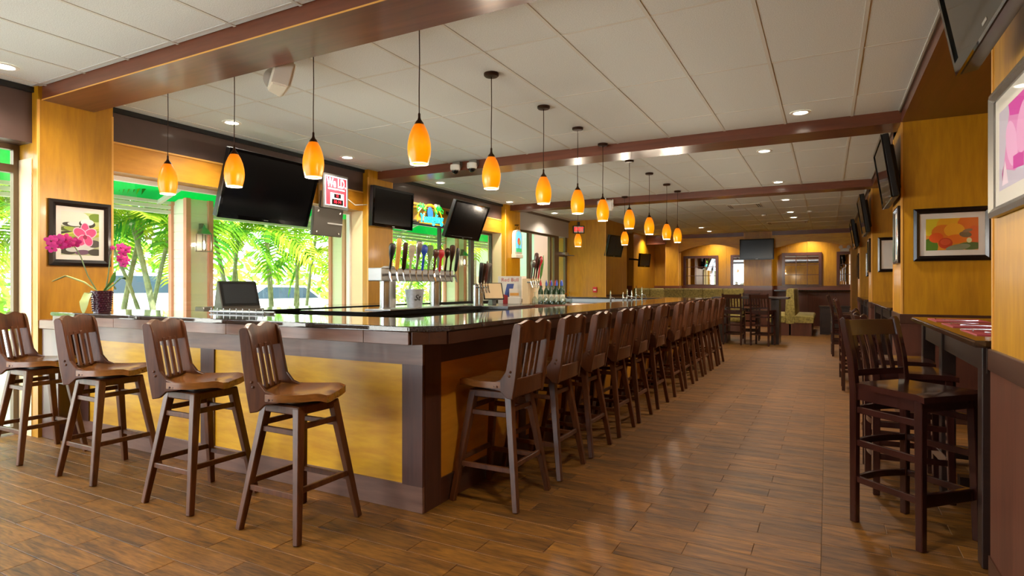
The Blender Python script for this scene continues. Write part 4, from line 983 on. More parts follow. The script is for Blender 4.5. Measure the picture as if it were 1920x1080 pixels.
for i, (x, lab) in enumerate(((-4.50, 'left of the pair'), (-4.23, 'right of the pair'))):
    t = thing('dome_camera', 'white dome security camera on the middle beam, %s' % lab, 'camera', (x, 6.79, 2.93), group='dome cameras on the middle beam')
    MB().prism([(-0.06, 0.07), (0.06, 0.07), (0.06, 0.02), (0.03, -0.02), (-0.03, -0.02), (-0.06, 0.02)], lambda u, v: (u, 0.07, v), lambda u, v: (u, 0.0, v)).build('wall_bracket', 'alu', t, smooth=False)
    MB().lathe([(0.066, 0.02), (0.070, -0.02), (0.066, -0.045), (0.050, -0.055)], 20, (0, -0.02, 0)).build('camera_housing', 'white_plastic', t)
    MB().lathe([(0.050, -0.055), (0.046, -0.075), (0.032, -0.093), (0.012, -0.102), (0.001, -0.103)], 16, (0, -0.02, 0)).build('dome', 'black_gloss', t)
for (loc, rz, lab) in (((-3.62, 3.10, 2.86), 150, 'white box loudspeaker hung behind the first beam'), ((-3.82, 11.0, 2.86), 12, 'white box loudspeaker on the far beam')):
    t = thing('loudspeaker', lab, 'speaker', loc, (R_(14), 0, R_(rz)))
    MB().prism([(-0.15, -0.05), (-0.10, 0.07), (0.10, 0.07), (0.15, -0.05)], lambda u, v: (u, v, -0.10), lambda u, v: (u, v, 0.10)).build('cabinet', 'cream_plastic', t, bev=0.012, seg=2)
    BX(-0.13, 0.13, -0.062, -0.048, -0.085, 0.085).build('grille', 'white_plastic', t, bev=0.006, smooth=False)
    MB().lathe([(0.095, -0.012), (0.085, 0.012)], 20).build('swivel_bracket', 'white_plastic', t, (0.15, 0.02, 0.02), (0, R_(90), 0))
    MB().bar((0, 0.02, 0.08), (0, 0.02, 0.18), 0.04, 0.04).build('ceiling_stem', 'white_plastic', t, smooth=False)
for (x, y, w, lab) in ((-1.57, 13.50, 0.66, 'slotted air vent in the ceiling past the far beam'), (-0.95, 17.60, 1.0, 'long slotted air vent in the ceiling near the arches')):
    t = thing('air_vent', lab, 'vent', (x, y, CZ))
    BX(-w / 2, w / 2, -0.30, 0.30, -0.006, 0.004).build('vent_panel', 'grid_white', t, bev=0.002, smooth=False)
    for s in (-1, 1):
        for k in range(2): BX(s * (w / 2 - 0.03 - 0.04 * k) - 0.010, s * (w / 2 - 0.03 - 0.04 * k) + 0.010, -0.28, 0.28, -0.008, -0.005).build('slot', 'black_plastic', t, smooth=False)
for (x, y, lab) in ((-1.35, 15.4, 'small round smoke detector beside the aisle downlights'), (-0.35, 15.1, 'small sprinkler head beside the aisle downlights')):
    o = MB().lathe([(0.055, 0), (0.055, -0.02), (0.04, -0.035), (0.01, -0.038)], 16).build('smoke_detector', 'white_plastic', None, (x, y, CZ)); tag(o, lab, 'detector')
t = thing('fire_alarm', 'red fire alarm pull on the yellow block by the exit door', 'fire alarm', (-5.30, 14.488, 1.19))
BX(-0.055, 0.055, -0.04, 0, -0.07, 0.07).build('alarm_body', 'red_plastic', t, bev=0.006, smooth=False)
BX(-0.035, 0.035, -0.048, -0.038, -0.02, 0.012).build('pull_bar', 'white_plastic', t, smooth=False)
t = thing('emergency_light', 'white twin-head emergency light near the right arch end', 'emergency light', (0.45, 20.1, 2.36))
BX(-0.12, 0.12, 0, 0.08, -0.05, 0.05).build('light_body', 'white_plastic', t, bev=0.01, smooth=False)
for s in (-1, 1): MB().lathe([(0.03, 0.0), (0.055, 0.06), (0.056, 0.07), (0.0, 0.072)], 14).build('lamp_head', 'white_plastic', t, (s * 0.08, -0.02, 0.06), (R_(75), 0, s * 0.4))
MB().bar((0, 0.08, 0), (0, 0.16, 0), 0.05, 0.05).build('wall_mount', 'white_plastic', t, smooth=False)

# ================================================================ THINGS ON AND BEHIND THE BAR
# orchid in a studded purple pot
t = thing('potted_orchid', 'pink orchid in a studded dark purple pot on the bar end', 'orchid', (-5.20, 2.66, 1.082))
pot = MB()
pot.lathe([(0.060, 0.0), (0.075, 0.16), (0.078, 0.175), (0.070, 0.175), (0.064, 0.15), (0.05, 0.02)], 24)
p = pot.build('pot', 'pot_purple', t)
studs = MB()
for r in range(9):
    for k in range(22):
        a = 2 * math.pi * (k + 0.5 * (r % 2)) / 22; z = 0.015 + r * 0.018; rr = 0.0605 + 0.0145 * z / 0.16
        c = Vector((rr * math.cos(a), rr * math.sin(a), z)); n = Vector((math.cos(a), math.sin(a), 0)); u = Vector((-n.y, n.x, 0)); w = Vector((0, 0, 1))
        studs.add([c + u * 0.008, c + w * 0.008, c - u * 0.008, c - w * 0.008, c + n * 0.006], [(0, 1, 4), (1, 2, 4), (2, 3, 4), (3, 0, 4)])
o = studs.build('pot_studs', 'pot_purple', p); o['kind'] = 'stuff'
MB().lathe([(0.0, 0.150), (0.066, 0.150)], 20, cap=False).build('soil', 'soil', t)
def strap(pts, w, m, name, parent):
    pts = [Vector(q) for q in pts]; n = len(pts)
    def fn(u, v):
        k = u * (n - 1); i = min(int(k), n - 2); f = k - i
        c = pts[i].lerp(pts[i + 1], f); d = (pts[i + 1] - pts[i]).normalized(); s = d.cross(Vector((0, 0, 1)))
        s = s.normalized() if s.length > 0.01 else Vector((1, 0, 0))
        ww = w * math.sin(math.pi * (0.06 + 0.92 * u)) ** 0.6
        return tuple(c + s * (v - 0.5) * ww + Vector((0, 0, abs(v - 0.5) * ww * 0.35)))
    return MB().surf(fn, 12, 4, (0, 0, -0.003)).build(name, m, parent)
strap([(0, 0, 0.15), (-0.06, -0.10, 0.24), (-0.14, -0.19, 0.29), (-0.20, -0.26, 0.25)], 0.055, 'leaf_pale', 'leaf', t)
strap([(0, 0, 0.15), (-0.02, -0.09, 0.15), (0.0, -0.13, 0.08), (0.01, -0.14, 0.0)], 0.07, 'leaf_pale', 'leaf', t)
strap([(0, 0, 0.15), (0.02, 0.08, 0.22), (0.04, 0.13, 0.28), (0.02, 0.17, 0.27)], 0.06, 'leaf_green', 'leaf', t)
strap([(0, 0, 0.15), (0.06, 0.05, 0.25), (0.08, 0.06, 0.33)], 0.06, 'leaf_green', 'leaf', t)
s1 = [(-0.01, -0.02, 0.15), (-0.05, -0.08, 0.30), (-0.07, -0.12, 0.45), (-0.08, -0.16, 0.53), (-0.07, -0.24, 0.57), (-0.06, -0.33, 0.565)]
s2 = [(0.01, 0.02, 0.15), (0.03, 0.035, 0.32), (0.04, 0.045, 0.46), (0.05, 0.06, 0.53), (0.06, 0.10, 0.53), (0.07, 0.13, 0.48)]
for s in (s1, s2): MB().tube(s, [0.006, 0.005, 0.005, 0.004, 0.003, 0.002], 6).build('flower_stem', 'stem_green', t)
def flower_mesh():
    mb = MB()
    for a, k in ((90, 1.0), (18, 1.1), (162, 1.1), (234, 0.9), (306, 0.9)):
        c, s = math.cos(R_(a)), math.sin(R_(a))
        mb.use('orchid_pink')
        q = ell(c * 0.020, s * 0.020, 0.021 * k, 0.016, a, 10)
        n = len(q); mb.add([(u, -0.004 - 0.10 * ((u * u + v * v) ** 0.5) ** 1.0 * 0.15, v) for u, v in q] + [(c * 0.020, -0.009, s * 0.020)], [(i, (i + 1) % n, n) for i in range(n)])
    mb.use('orchid_deep')
    mb.lathe([(0.007, -0.004), (0.008, 0.004), (0.002, 0.010)], 8)
    k = 24
    for i in range(len(mb.v) - k, len(mb.v)): a, b, c = mb.v[i]; mb.v[i] = (a, -0.010 - c, b - 0.004)
    return mb.mesh('flower')
fm = flower_mesh()
for (x, y, z, s) in ((-0.06, -0.335, 0.56, 1.1), (-0.055, -0.33, 0.505, 1.0), (-0.06, -0.285, 0.575, 1.1), (-0.055, -0.27, 0.535, 1.0), (-0.07, -0.235, 0.585, 1.1), (-0.065, -0.20, 0.565, 1.0), (-0.07, -0.165, 0.56, 1.1), (-0.06, -0.225, 0.54, 0.9),
                     (0.06, 0.11, 0.53, 1.0), (0.06, 0.125, 0.485, 0.9), (0.065, 0.145, 0.515, 1.0), (0.06, 0.105, 0.44, 0.9), (0.065, 0.14, 0.43, 0.9), (0.07, 0.125, 0.40, 0.9), (0.05, 0.05, 0.525, 0.5)):
    o = bpy.data.objects.new('flower', fm); col.objects.link(o); o.parent = t; o.location = (x + 0.012, y, z); o.scale = (s,) * 3
    o.rotation_euler = (R_(random.uniform(-15, 15)), R_(random.uniform(-25, 25)), R_(70 + random.uniform(-25, 25)))

# register
t = thing('register_terminal', 'dark grey slanted touchscreen till on the window counter', 'till', (-5.60, 4.22, 1.04), (0, 0, R_(74)))
MB().prism([(0.13, 0.0), (-0.11, 0.0), (-0.10, 0.03), (0.02, 0.30), (0.055, 0.31), (0.13, 0.06)], lambda u, v: (-0.20, u, v), lambda u, v: (0.20, u, v)).build('terminal_body', 'alu_dark', t, bev=0.008, smooth=False)
MB().add([(-0.19, -0.099, 0.048), (0.19, -0.099, 0.048), (0.19, 0.008, 0.292), (-0.19, 0.008, 0.292)], [(0, 1, 2, 3)]).build('bezel', 'black_plastic', t, smooth=False)
MB().add([(-0.165, -0.093, 0.070), (0.165, -0.093, 0.070), (0.165, 0.0, 0.278), (-0.165, 0.0, 0.278)], [(0, 1, 2, 3)]).build('screen', 'screen_mid', t, smooth=False)
BX(-0.22, 0.22, -0.14, 0.16, 0, 0.012).build('base_plate', 'alu', t, smooth=False)
o = BX(-0.07, 0.07, -0.05, 0.05, 0, 0.05).build('card_reader', 'alu', None, (-5.45, 3.72, 1.04), bev=0.006); tag(o, 'small grey box left of the till on window counter', 'card reader')
t = thing('glass_rail', 'chrome wire rail with upright pegs behind the front counter', 'rail', (-4.05, 3.02, 1.082))
MB().tube([(-0.30, 0, 0.012), (0.34, 0, 0.012)], 0.008, 8).tube([(-0.30, 0.09, 0.012), (0.34, 0.09, 0.012)], 0.008, 8).build('base_rod', 'steel_brushed', t)
for k in range(9): MB().tube([(-0.28 + k * 0.075, 0, 0.0), (-0.28 + k * 0.075, 0, 0.040)], 0.004, 6).build('peg', 'steel_brushed', t)
BX(-0.30, 0.36, 0.03, 0.07, 0, 0.012).build('rail_base', 'alu_dark', t, smooth=False)

# beer towers
def handle(name, parent, x, y, z, m, shape, lean=0.0, h=0.29):
    if shape == 'paddle': prof = [(0.008, 0), (0.012, 0.03), (0.012, 0.10), (0.028, 0.18), (0.036, 0.25), (0.030, 0.285), (0.012, 0.295)]
    elif shape == 'bulb': prof = [(0.007, 0), (0.014, 0.02), (0.012, 0.16), (0.030, 0.20), (0.038, 0.235), (0.030, 0.27), (0.010, 0.285)]
    elif shape == 'spear': prof = [(0.007, 0), (0.020, 0.06), (0.022, 0.20), (0.016, 0.27), (0.004, 0.33)]
    else: prof = [(0.008, 0), (0.020, 0.02), (0.024, 0.28), (0.018, 0.30)]
    k = h / 0.29
    mb = MB().lathe([(r * 1.35, q * k) for r, q in prof], 10)
    mb.v = [(a * 0.65, b, c) for a, b, c in mb.v]
    return mb.build(name, m, parent, (x, y, z), (0, R_(8), R_(lean)))
def faucet(parent, x, y, z):
    mb = MB().tube([(x, y, z), (x + 0.06, y, z)], 0.012, 8).tube([(x + 0.055, y, z + 0.025), (x + 0.065, y, z - 0.03), (x + 0.085, y, z - 0.075)], [0.012, 0.012, 0.008], 8)
    mb.tube([(x + 0.058, y, z + 0.02), (x + 0.058, y, z + 0.055)], 0.007, 6)
    return mb.build('faucet', 'chrome', parent)
t = thing('beer_tower', 'long steel beer tap tower on two posts over the island', 'beer tower', (-4.16, 5.45, 1.052))
BX(-0.13, 0.06, -0.66, 0.68, 0.295, 0.435).build('tower_body', 'steel_brushed', t, bev=0.008, smooth=False)
for y in (-0.50, 0.42):
    MB().lathe([(0.062, 0.0), (0.062, 0.012), (0.052, 0.015), (0.052, 0.295)], 20, (-0.035, y, 0)).build('tower_post', 'steel', t)
hs = [('mat', 'black_plastic', 'paddle'), ('mat', 'trim_light', 'slab'), ('x', 'bronze', 'slab'), ('x', 'trunk_grey', 'paddle'), ('x', 'frame_silver', 'paddle'), ('x', 'cap_blue', 'bulb'),
      ('x', 'stem_green', 'paddle'), ('x', 'mahogany_z', 'bulb'), ('x', 'red', 'bulb'), ('x', 'bronze', 'bulb'), ('x', 'bronze', 'paddle'), ('x', 'black_plastic', 'slab')]
for k, (_, m, shp) in enumerate(hs):
    y = -0.60 + k * 0.112
    faucet(t, 0.06, y, 0.365)
    handle('tap_handle', t, 0.118, y, 0.415, m, shp, random.uniform(-12, 12), random.uniform(0.25, 0.33))
t = thing('metal_bucket', 'galvanised metal bucket on the island below the beer tower', 'bucket', (-4.12, 5.37, 1.052))
mat('galvanised', '#c3c9d2', 0.38, 0.55, noise=0.12, nscale=30)
b = MB().lathe([(0.082, 0.0), (0.110, 0.20), (0.114, 0.20), (0.114, 0.208), (0.106, 0.206), (0.078, 0.006), (0.0, 0.006)], 28).build('bucket_shell', 'galvanised', t)
text_obj('St', 0.09, 'lettering', 'black_plastic', t, (0.084, -0.060, 0.11), (R_(98), 0, R_(54)), 0.001, 0.3)
o = thing('water_dispenser', 'white plastic dispenser jug behind the beer tower', 'dispenser', (-4.70, 5.62, 1.04))
MB().lathe([(0.08, 0), (0.085, 0.02), (0.085, 0.42), (0.075, 0.45)], 20).build('jug_body', 'white_plastic', o)
MB().lathe([(0.09, 0.45), (0.09, 0.48), (0.06, 0.495)], 20).build('jug_lid', 'alu', o)
for (x, y, n, lab, g) in ((-4.15, 6.80, 3, 'steel column beer tower on the ice bin with dark handles', 0.1), ):
    t = thing('beer_tower', lab, 'beer tower', (x, y, 1.035))
    for j in range(2): MB().lathe([(0.05, 0), (0.05, 0.01), (0.038, 0.012), (0.038, 0.27), (0.02, 0.29)], 16, (0, j * 0.12 - 0.06, 0)).build('tower_post', 'steel', t)
    for j in range(4):
        faucet(t, 0.03, -0.10 + j * 0.07, 0.24); handle('tap_handle', t, 0.088, -0.10 + j * 0.07, 0.29, ('black_plastic', 'bronze', 'mahogany_z', 'alu_dark')[j], ('slab', 'paddle', 'spear', 'slab')[j], -20, 0.27)
t = thing('beer_tower', 'twin pale-column beer tower with red and brown handles beside wine bottles', 'beer tower', (-3.74, 7.52, 1.035))
for j in range(2): BX(-0.05, 0.05, -0.03 + j * 0.17 - 0.10, 0.03 + j * 0.17 - 0.10, 0, 0.36).build('tower_post', 'jamb', t, bev=0.006, smooth=False)
for j in range(5):
    faucet(t, 0.05, -0.16 + j * 0.075, 0.31); handle('tap_handle', t, 0.108, -0.16 + j * 0.075, 0.36, ('alu', 'mahogany_z', 'bronze', 'red', 'leaf_green')[j], ('bulb', 'paddle', 'paddle', 'bulb', 'spear')[j], 10, (0.27, 0.36, 0.30, 0.33, 0.30)[j])
t = thing('tablet_stand', 'small tilted tablet screen between the far beer towers', 'tablet', (-4.12, 7.12, 1.035), (0, 0, R_(50)))
MB().prism([(0.10, 0.0), (-0.10, 0.0), (-0.09, 0.05), (0.02, 0.30), (0.05, 0.30), (0.06, 0.06)], lambda u, v: (-0.03, u, v), lambda u, v: (0.03, u, v)).build('stand', 'black_plastic', t, bev=0.004, smooth=False)
MB().bar((0, -0.08, 0.07), (0, 0.02, 0.30), 0.30, 0.02, (1, 0, 0)).build('tablet', 'black_plastic', t, bev=0.004, smooth=False)
MB().bar((0, -0.088, 0.088), (0, 0.002, 0.292), 0.26, 0.006, (1, 0, 0)).build('screen', 'jamb', t, smooth=False)
mat('rb_silver', '#c9d3da', 0.4); mat('rb_blue', '#3a55a0', 0.4)
t = thing('display_box', 'white energy drink display box with blue and red panels', 'display', (-4.07, 7.55, 1.035), (0, 0, R_(30)))
BX(-0.17, 0.17, 0, 0.14, 0, 0.40).build('box_body', 'white_plastic', t, smooth=False)
MB().poly([(-0.10, -0.002, 0.04), (0.0, -0.002, 0.0), (0.06, -0.002, 0.29), (-0.04, -0.002, 0.29)]).build('blue_panel', 'rb_blue', t, smooth=False)
MB().poly([(-0.10, -0.003, 0.0), (-0.02, -0.003, 0.0), (-0.03, -0.003, 0.12), (-0.10, -0.003, 0.14)]).build('red_panel', 'red', t, smooth=False)
text_obj('Red Bull', 0.075, 'lettering', 'placemat', t, (0.0, -0.003, 0.345), ROTX, 0.0005)
t = thing('caddy', 'white bar caddy with orange fruit print beside the display box', 'caddy', (-3.93, 7.42, 1.035), (0, 0, R_(30)))
BX(-0.09, 0.09, -0.04, 0.06, 0, 0.10).build('caddy_box', 'white_plastic', t, bev=0.006, smooth=False)
BX(-0.07, 0.07, -0.01, 0.01, 0.10, 0.22).build('menu_card', 'mat_board', t, smooth=False)
BX(-0.06, 0.065, -0.014, -0.011, 0.12, 0.16).build('fruit_print', 'trim_light', t, smooth=False)
def make_bottle():
    t = thing('wine_bottle', '', 'bottle')
    MB().lathe([(0.0, 0.0), (0.036, 0.002), (0.037, 0.18), (0.030, 0.205), (0.014, 0.235), (0.014, 0.285)], 14).build('bottle_body', 'bottle_green', t)
    MB().lathe([(0.0155, 0.262), (0.0155, 0.30), (0.012, 0.305), (0.006, 0.33), (0.002, 0.345)], 10).build('capsule', 'cap_blue', t)
    MB().lathe([(0.0375, 0.05), (0.0375, 0.14)], 14, cap=False).build('bottle_label', 'bottle_label', t)
    return t
b0 = make_bottle()
BT = [(-3.57, 7.54, 'red'), (-3.50, 7.58, 'cap_blue'), (-3.48, 7.67, 'red'), (-3.42, 7.58, 'cap_blue'), (-3.40, 7.67, 'red'), (-3.34, 7.58, 'cap_blue'), (-3.315, 7.67, 'cap_blue'), (-3.26, 7.58, 'cap_blue')]
caps = {}
for i, (x, y, c) in enumerate(BT):
    lab = '%s-capped dark wine bottle on the shelf by the beer tower, %s from left' % ('blue' if c == 'cap_blue' else 'red', ORD[i])
    if i == 0: o = b0; o.location = (x, y, 1.035); o['label'] = lab; o['group'] = 'wine bottles on the dark shelf'
    else: o = dup(b0, (x, y, 1.035), (0, 0, 0), lab, 'wine bottles on the dark shelf')
    for ch in o.children:
        if ch.name.startswith('capsule'):
            if c not in caps: me = ch.data.copy(); me.materials[0] = M[c]; caps[c] = me
            ch.data = caps[c]
gm = MB().lathe([(0.036, 0.0), (0.042, 0.03), (0.040, 0.07), (0.020, 0.105), (0.005, 0.115), (0.004, 0.165), (0.034, 0.172)], 12, cap=False).mesh('wine_glass', 'wine_glass')
for i in range(11):
    o = bpy.data.objects.new('wine_glass', gm); col.objects.link(o)
    o.location = (-3.62 + 0.085 * (i % 6) - 0.03 * (i // 6), 7.45 + 0.09 * (i // 6) + 0.005 * (i % 2), 1.035)
    if i >= 6: o.location.y = 7.80; o.location.x = -3.60 + 0.09 * (i - 6)
    tag(o, 'upturned clear wine glass in front of the wine bottles, %s from left' % ORD[i] if i < 6 else 'upturned clear wine glass behind the wine bottles, %s from left' % ORD[i - 6], 'glass', 'wine glasses on dark shelf, front row' if i < 6 else 'wine glasses on dark shelf, back row')
for i, (x, y, h) in enumerate(((-2.95, 8.75, 0.16), (-2.93, 9.32, 0.13), (-2.90, 9.45, 0.18), (-2.86, 9.56, 0.16), (-2.82, 9.68, 0.20), (-2.76, 9.82, 0.22))):
    t = thing('chrome_tap', 'slim chrome tap on the far underbar station, %s from left' % ORD[i], 'tap', (x, y, 1.03), group='chrome taps on the underbar station')
    MB().lathe([(0.03, 0), (0.03, 0.008), (0.012, 0.012), (0.012, h * 0.5), (0.020, h * 0.55), (0.012, h * 0.62), (0.010, h), (0.004, h + 0.03)], 12).build('tap_body', 'chrome', t)
    MB().tube([(0, 0, h * 0.5), (0.05, -0.01, h * 0.52), (0.075, -0.015, h * 0.3)], 0.007, 6).build('spout', 'chrome', t)

# ================================================================ OUTDOORS
st(BX(-70, -6.42, -30, 70, -0.30, -0.13).build('ground', 'concrete', smooth=False), 'pale paved ground outside')
aw = thing('green_awning', 'green fabric awning on a white frame outside the windows', 'awning', (-7.4, 6.0, 2.5))
W(MB().surf(lambda u, v: (-6.45 - 2.0 * u, 2.3 + 12.2 * v, 3.18 - 0.68 * u), 2, 12, (0, 0, 0.01)), 'canopy_fabric', 'awning', aw, smooth=False)
for y in [2.35 + 1.35 * k for k in range(10)]:
    W(MB().bar((-6.45, y, 3.15), (-8.42, y, 2.48), 0.055, 0.05, (0, 1, 0)), 'rafter', 'white_paint', aw, smooth=False)
for (x, z) in ((-8.43, 2.36), (-8.43, 2.43), (-8.43, 2.50), (-7.45, 2.80)): W(MB().box(x - 0.03, x + 0.03, 2.3, 14.5, z - 0.025, z + 0.025), 'frame_beam', 'white_paint', aw, smooth=False)
def porch_column(y, label, x=-8.25):
    t = thing('porch_column', label, 'column', (x, y, -0.13)); H = 2.68
    BX(-0.16, 0.16, -0.16, 0.16, 0, H).build('column_core', 'siding', t, smooth=False)
    for k in range(int(H / 0.13)): BX(-0.172, 0.172, -0.172, 0.172, 0.13 * k, 0.13 * k + 0.124).build('siding_board', 'siding', t, smooth=False)
    for sx in (-1, 1):
        for sy in (-1, 1): BX(sx * 0.175 - 0.035, sx * 0.175 + 0.035, sy * 0.175 - 0.035, sy * 0.175 + 0.035, 0, H).build('corner_trim', 'salmon', t, smooth=False)
    l = thing('wall_lantern', 'grey coach lantern on the porch column %s' % label.split(', ')[1], 'lantern', (x + 0.27, y + 0.02, 1.80))
    for sx in (-1, 1):
        for sy in (-1, 1): BX(sx * 0.07 - 0.006, sx * 0.07 + 0.006, sy * 0.07 - 0.006, sy * 0.07 + 0.006, 0, 0.24).build('lantern_post', 'alu', l, smooth=False)
    MB().lathe([(0.11, 0.24), (0.06, 0.31), (0.02, 0.34), (0.01, 0.38)], 8).build('lantern_cap', 'alu', l)
    BX(-0.08, 0.08, -0.08, 0.08, -0.01, 0.0).build('lantern_base', 'alu', l, smooth=False)
    BX(-0.09, -0.03, -0.02, 0.02, 0.28, 0.40).build('lantern_arm', 'alu', l, smooth=False)
    MB().lathe([(0.015, 0.03), (0.018, 0.09), (0.010, 0.13), (0.002, 0.15)], 8).build('lantern_bulb', 'bulb', l)
porch_column(5.43, 'pale green porch column with salmon corners, seen through the first window')
porch_column(8.55, 'pale green porch column with salmon corners, beside the age sign')
porch_column(12.4, 'pale green porch column with salmon corners, seen through the second window')
pw = thing('porch_building', 'pale mint and pink stucco wall outside the exit door', 'building', (-9.6, 17.5, -0.13))
W(MB().box(-12.0, -7.2, 17.2, 22.0, -0.13, 1.6), 'lower_wall', 'stucco_pink', pw, smooth=False)
W(MB().box(-12.0, -7.2, 17.22, 22.0, 1.6, 4.2), 'upper_wall', 'stucco_mint', pw, smooth=False)
W(MB().box(-7.6, -7.15, 15.6, 16.1, -0.13, 3.3), 'porch_pier', 'stucco_pink', pw, smooth=False)
W(MB().box(-8.7, -6.45, 14.55, 17.2, 3.3, 3.45), 'added_shade_roof', 'stucco_roof', pw, smooth=False)  # unseen roof added to shade the stucco walls

def frond_mesh(L, n, droop, seed, m):
    r = random.Random(seed); mb = MB()
    def spine(u): return Vector((L * (u - 0.18 * u * u * droop), 0, L * (0.55 * u - (0.35 + 0.55 * droop) * u * u)))
    mb.tube([spine(i / 8) for i in range(9)], [0.014 * (1 - 0.85 * i / 8) for i in range(9)], 5)
    for i in range(n):
        u = 0.10 + 0.90 * i / n
        p = spine(u); d = (spine(min(1, u + 0.02)) - spine(u - 0.02)).normalized()
        ll = L * 0.36 * math.sin(math.pi * (0.12 + 0.83 * u)) ** 0.8 * r.uniform(0.85, 1.1)
        for s in (-1, 1):
            side = Vector((0, s, 0)); q = (side * 0.80 + d * 0.55 + Vector((0, 0, 0.16))).normalized()
            a = p; b = p + q * ll * 0.55 + Vector((0, 0, -0.03 * ll)); c = p + q * ll * 0.98 + Vector((0, 0, -0.34 * ll))
            w = d * (0.026 + 0.006 * L)
            mb.add([a - w * 0.4, a + w * 0.4, b + w * 0.8, b - w * 0.8, c], [(0, 1, 2, 3), (3, 2, 4)])
    return mb.mesh('frond', m, smooth=False)
FR_M = [frond_mesh(1.9, 26, 0.5, 1, 'frond'), frond_mesh(2.2, 28, 0.8, 2, 'frond'), frond_mesh(1.6, 24, 0.3, 3, 'frond_deep'), frond_mesh(2.1, 28, 1.0, 4, 'frond_deep')]
def palm(x, y, h, lean, az, r, nf, label, group, tm='trunk', fs=1.0, seed=0):
    rr = random.Random(seed * 31 + 5)
    t = thing('palm_tree', label, 'palm tree', (x, y, -0.13), group=group)
    pts, rad = [], []
    N_ = 14
    for i in range(N_ + 1):
        u = i / N_; k = lean * u ** 1.4
        pts.append((math.cos(az) * k, math.sin(az) * k, h * u)); rad.append(r * (1 - 0.35 * u) * (1.0 + 0.08 * (i % 2)))
    MB().tube(pts, rad, 7).build('trunk', tm, t)
    tip = pts[-1]
    for k in range(nf):
        a = 2 * math.pi * k / nf + rr.uniform(-0.3, 0.3)
        o = bpy.data.objects.new('frond', FR_M[rr.randrange(4)]); col.objects.link(o); o.parent = t
        o.location = tip; s = fs * rr.uniform(0.8, 1.15); o.scale = (s, s, s)
        o.rotation_euler = (rr.uniform(-0.3, 0.3), rr.uniform(-0.75, 0.45), a)
    return t
pr_ = random.Random(11)
LABP = {'a': ('slender palm outside the first window', 'palms outside the first window'), 'b': ('slender palm seen through the left storefront', 'palms outside the storefront'), 'c': ('slender palm outside the second window', 'palms outside the second window')}
PALMS = [('b', -10.2, 1.9), ('b', -11.4, 2.6), ('b', -10.8, 3.3), ('b', -12.5, 3.9), ('b', -9.8, 2.9),
         ('a', -10.2, 4.9), ('a', -10.8, 5.75), ('a', -10.0, 6.05), ('a', -10.5, 6.2), ('a', -11.4, 6.6), ('a', -10.2, 6.75), ('a', -10.6, 7.9), ('a', -11.2, 8.2), ('a', -10.3, 8.6), ('a', -12.0, 9.1), ('a', -10.6, 9.4), ('a', -11.0, 9.9), ('a', -10.1, 10.3), ('a', -11.8, 10.8), ('a', -10.4, 11.2),
         ('c', -10.6, 12.6), ('c', -11.5, 13.4), ('c', -10.2, 14.0), ('c', -12.0, 14.9), ('c', -10.9, 15.6)]
PALMS.sort(key=lambda p: (p[0], (0.882 * p[1] + 0.4713 * p[2]) / (-0.4713 * p[1] + 0.882 * p[2])))
cnt = {}
for i, (g, x, y) in enumerate(PALMS):
    k = cnt.get(g, 0); cnt[g] = k + 1
    palm(x, y, pr_.uniform(2.1, 3.9), pr_.uniform(0.1, 0.8), pr_.uniform(0, 6.28), pr_.uniform(0.040, 0.062), 10, LABP[g][0] + ', %s trunk from the left' % ORD[k], LABP[g][1], 'trunk', 1.0, i)
for i, (x, y, h) in enumerate(((-9.4, 14.45, 6.0), (-9.6, 15.3, 6.5))):
    palm(x, y, h, 0.1, 0, 0.17, 9, 'thick grey palm trunk outside the second window, %s' % ('left one' if i == 0 else 'right one'), None, 'trunk_grey', 1.4, 60 + i)
# broad-leaf plants close to the glass
def broad(x, y, label, hs_):
    t = thing('broadleaf_plant', label, 'plant', (x, y, -0.13))
    for (dx, dy, h, w) in hs_:
        strap([(0, 0, 0.0), (dx * 0.3, dy * 0.3, h * 0.55), (dx * 0.7, dy * 0.7, h), (dx * 1.1, dy * 1.1, h * 0.92)], w, 'leaf_green', 'leaf', t)
broad(-7.6, 3.6, 'broad-leaved green plant right of the orchid picture pillar', ((0.1, 0.35, 1.5, 0.35), (0.2, 0.2, 1.9, 0.34), (0.05, 0.4, 1.15, 0.28), (-0.3, 0.2, 1.6, 0.3)))
broad(-8.4, 5.9, 'low broad-leaved plant at the foot of the porch column', ((0.2, 0.2, 1.0, 0.2), (0.2, -0.2, 0.95, 0.2), (-0.2, 0.1, 1.1, 0.2)))
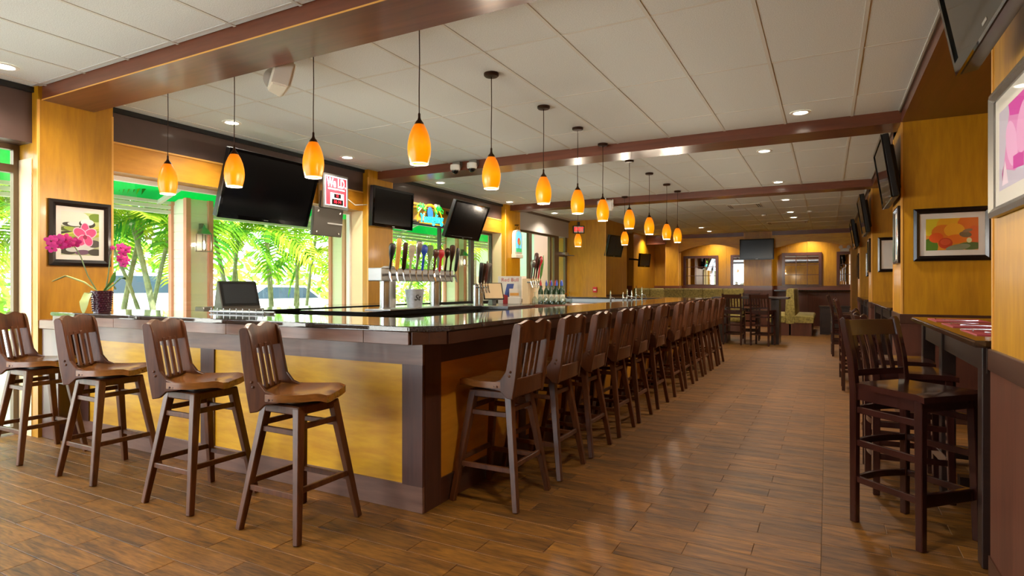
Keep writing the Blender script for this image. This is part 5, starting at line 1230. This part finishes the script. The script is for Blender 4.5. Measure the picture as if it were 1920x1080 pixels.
# background greenery
rh = random.Random(5); mb = MB()
for k in range(16000):
    y = rh.uniform(-6, 62); x = -21 - rh.random() ** 2 * 8 - 0.12 * max(0, y - 20)
    top_ = 3.2 + 1.6 * math.sin(y * 0.55) + 0.9 * math.sin(y * 1.7 + 1)
    z = -0.1 + rh.random() ** 0.8 * top_ if rh.random() > 0.12 else rh.uniform(2, 6.5)
    s = rh.uniform(0.10, 0.28); a = rh.uniform(0, 6.28); b = rh.uniform(-1, 1)
    u = Vector((math.cos(a), math.sin(a), b)).normalized() * s; w = u.cross(Vector((rh.uniform(-1, 1), rh.uniform(-1, 1), 0.4))).normalized() * s * 0.45
    c = Vector((x, y, z)); mb.add([c - u, c + w, c + u, c - w], [(0, 1, 2, 3)])
o = mb.build('hedge_foliage', 'hedge', smooth=False); tag(o, 'green background foliage behind the car park', 'foliage', kind='stuff')
# cars
def car(loc, rz, pickup, label, paint='car_white'):
    t = thing('car', label, 'car', loc, (0, 0, R_(rz)))              # drives along local +x
    if pickup: pf = [(-2.7, 0.45), (2.6, 0.45), (2.65, 0.9), (2.5, 1.12), (1.05, 1.20), (0.45, 1.78), (-0.9, 1.80), (-1.05, 1.18), (-2.7, 1.15)]
    else: pf = [(-2.2, 0.35), (2.2, 0.35), (2.2, 0.75), (1.1, 0.95), (0.5, 1.42), (-1.1, 1.45), (-1.9, 0.95), (-2.2, 0.9)]
    MB().prism(pf, lambda u, v: (u, -0.92, v), lambda u, v: (u, 0.92, v)).build('car_body', paint, t, bev=0.05, seg=2)
    for s in (-1, 1):
        w = [(0.92, 1.22), (0.42, 1.70), (-0.80, 1.70), (-0.9, 1.22)] if pickup else [(0.95, 0.98), (0.42, 1.36), (-1.0, 1.38), (-1.6, 0.98)]
        MB().prism(w, lambda u, v: (u, s * 0.92, v), lambda u, v: (u, s * 0.935, v)).build('side_window', 'car_glass', t, smooth=False)
        for x in (-1.6 if pickup else -1.35, 1.65 if pickup else 1.35):
            MB().lathe([(0.16, -0.11), (0.36, -0.11), (0.38, -0.05), (0.38, 0.05), (0.36, 0.11), (0.16, 0.11)], 20).build('wheel', 'rubber', t, (x, s * 0.86, 0.38), (R_(90), 0, 0))
    if pickup: BX(-2.72, -2.69, -0.7, 0.7, 0.75, 1.0).build('tailgate', paint, t, smooth=False)
    return t
car((-17.5, 10.2, -0.13), 60, True, 'white pickup truck parked behind the palms by the first window')
car((-17.5, 15.0, -0.13), 75, False, 'white parked car behind the palms under the age sign')
car((-17.0, 4.2, -0.13), 75, False, 'white parked car seen through the left storefront')
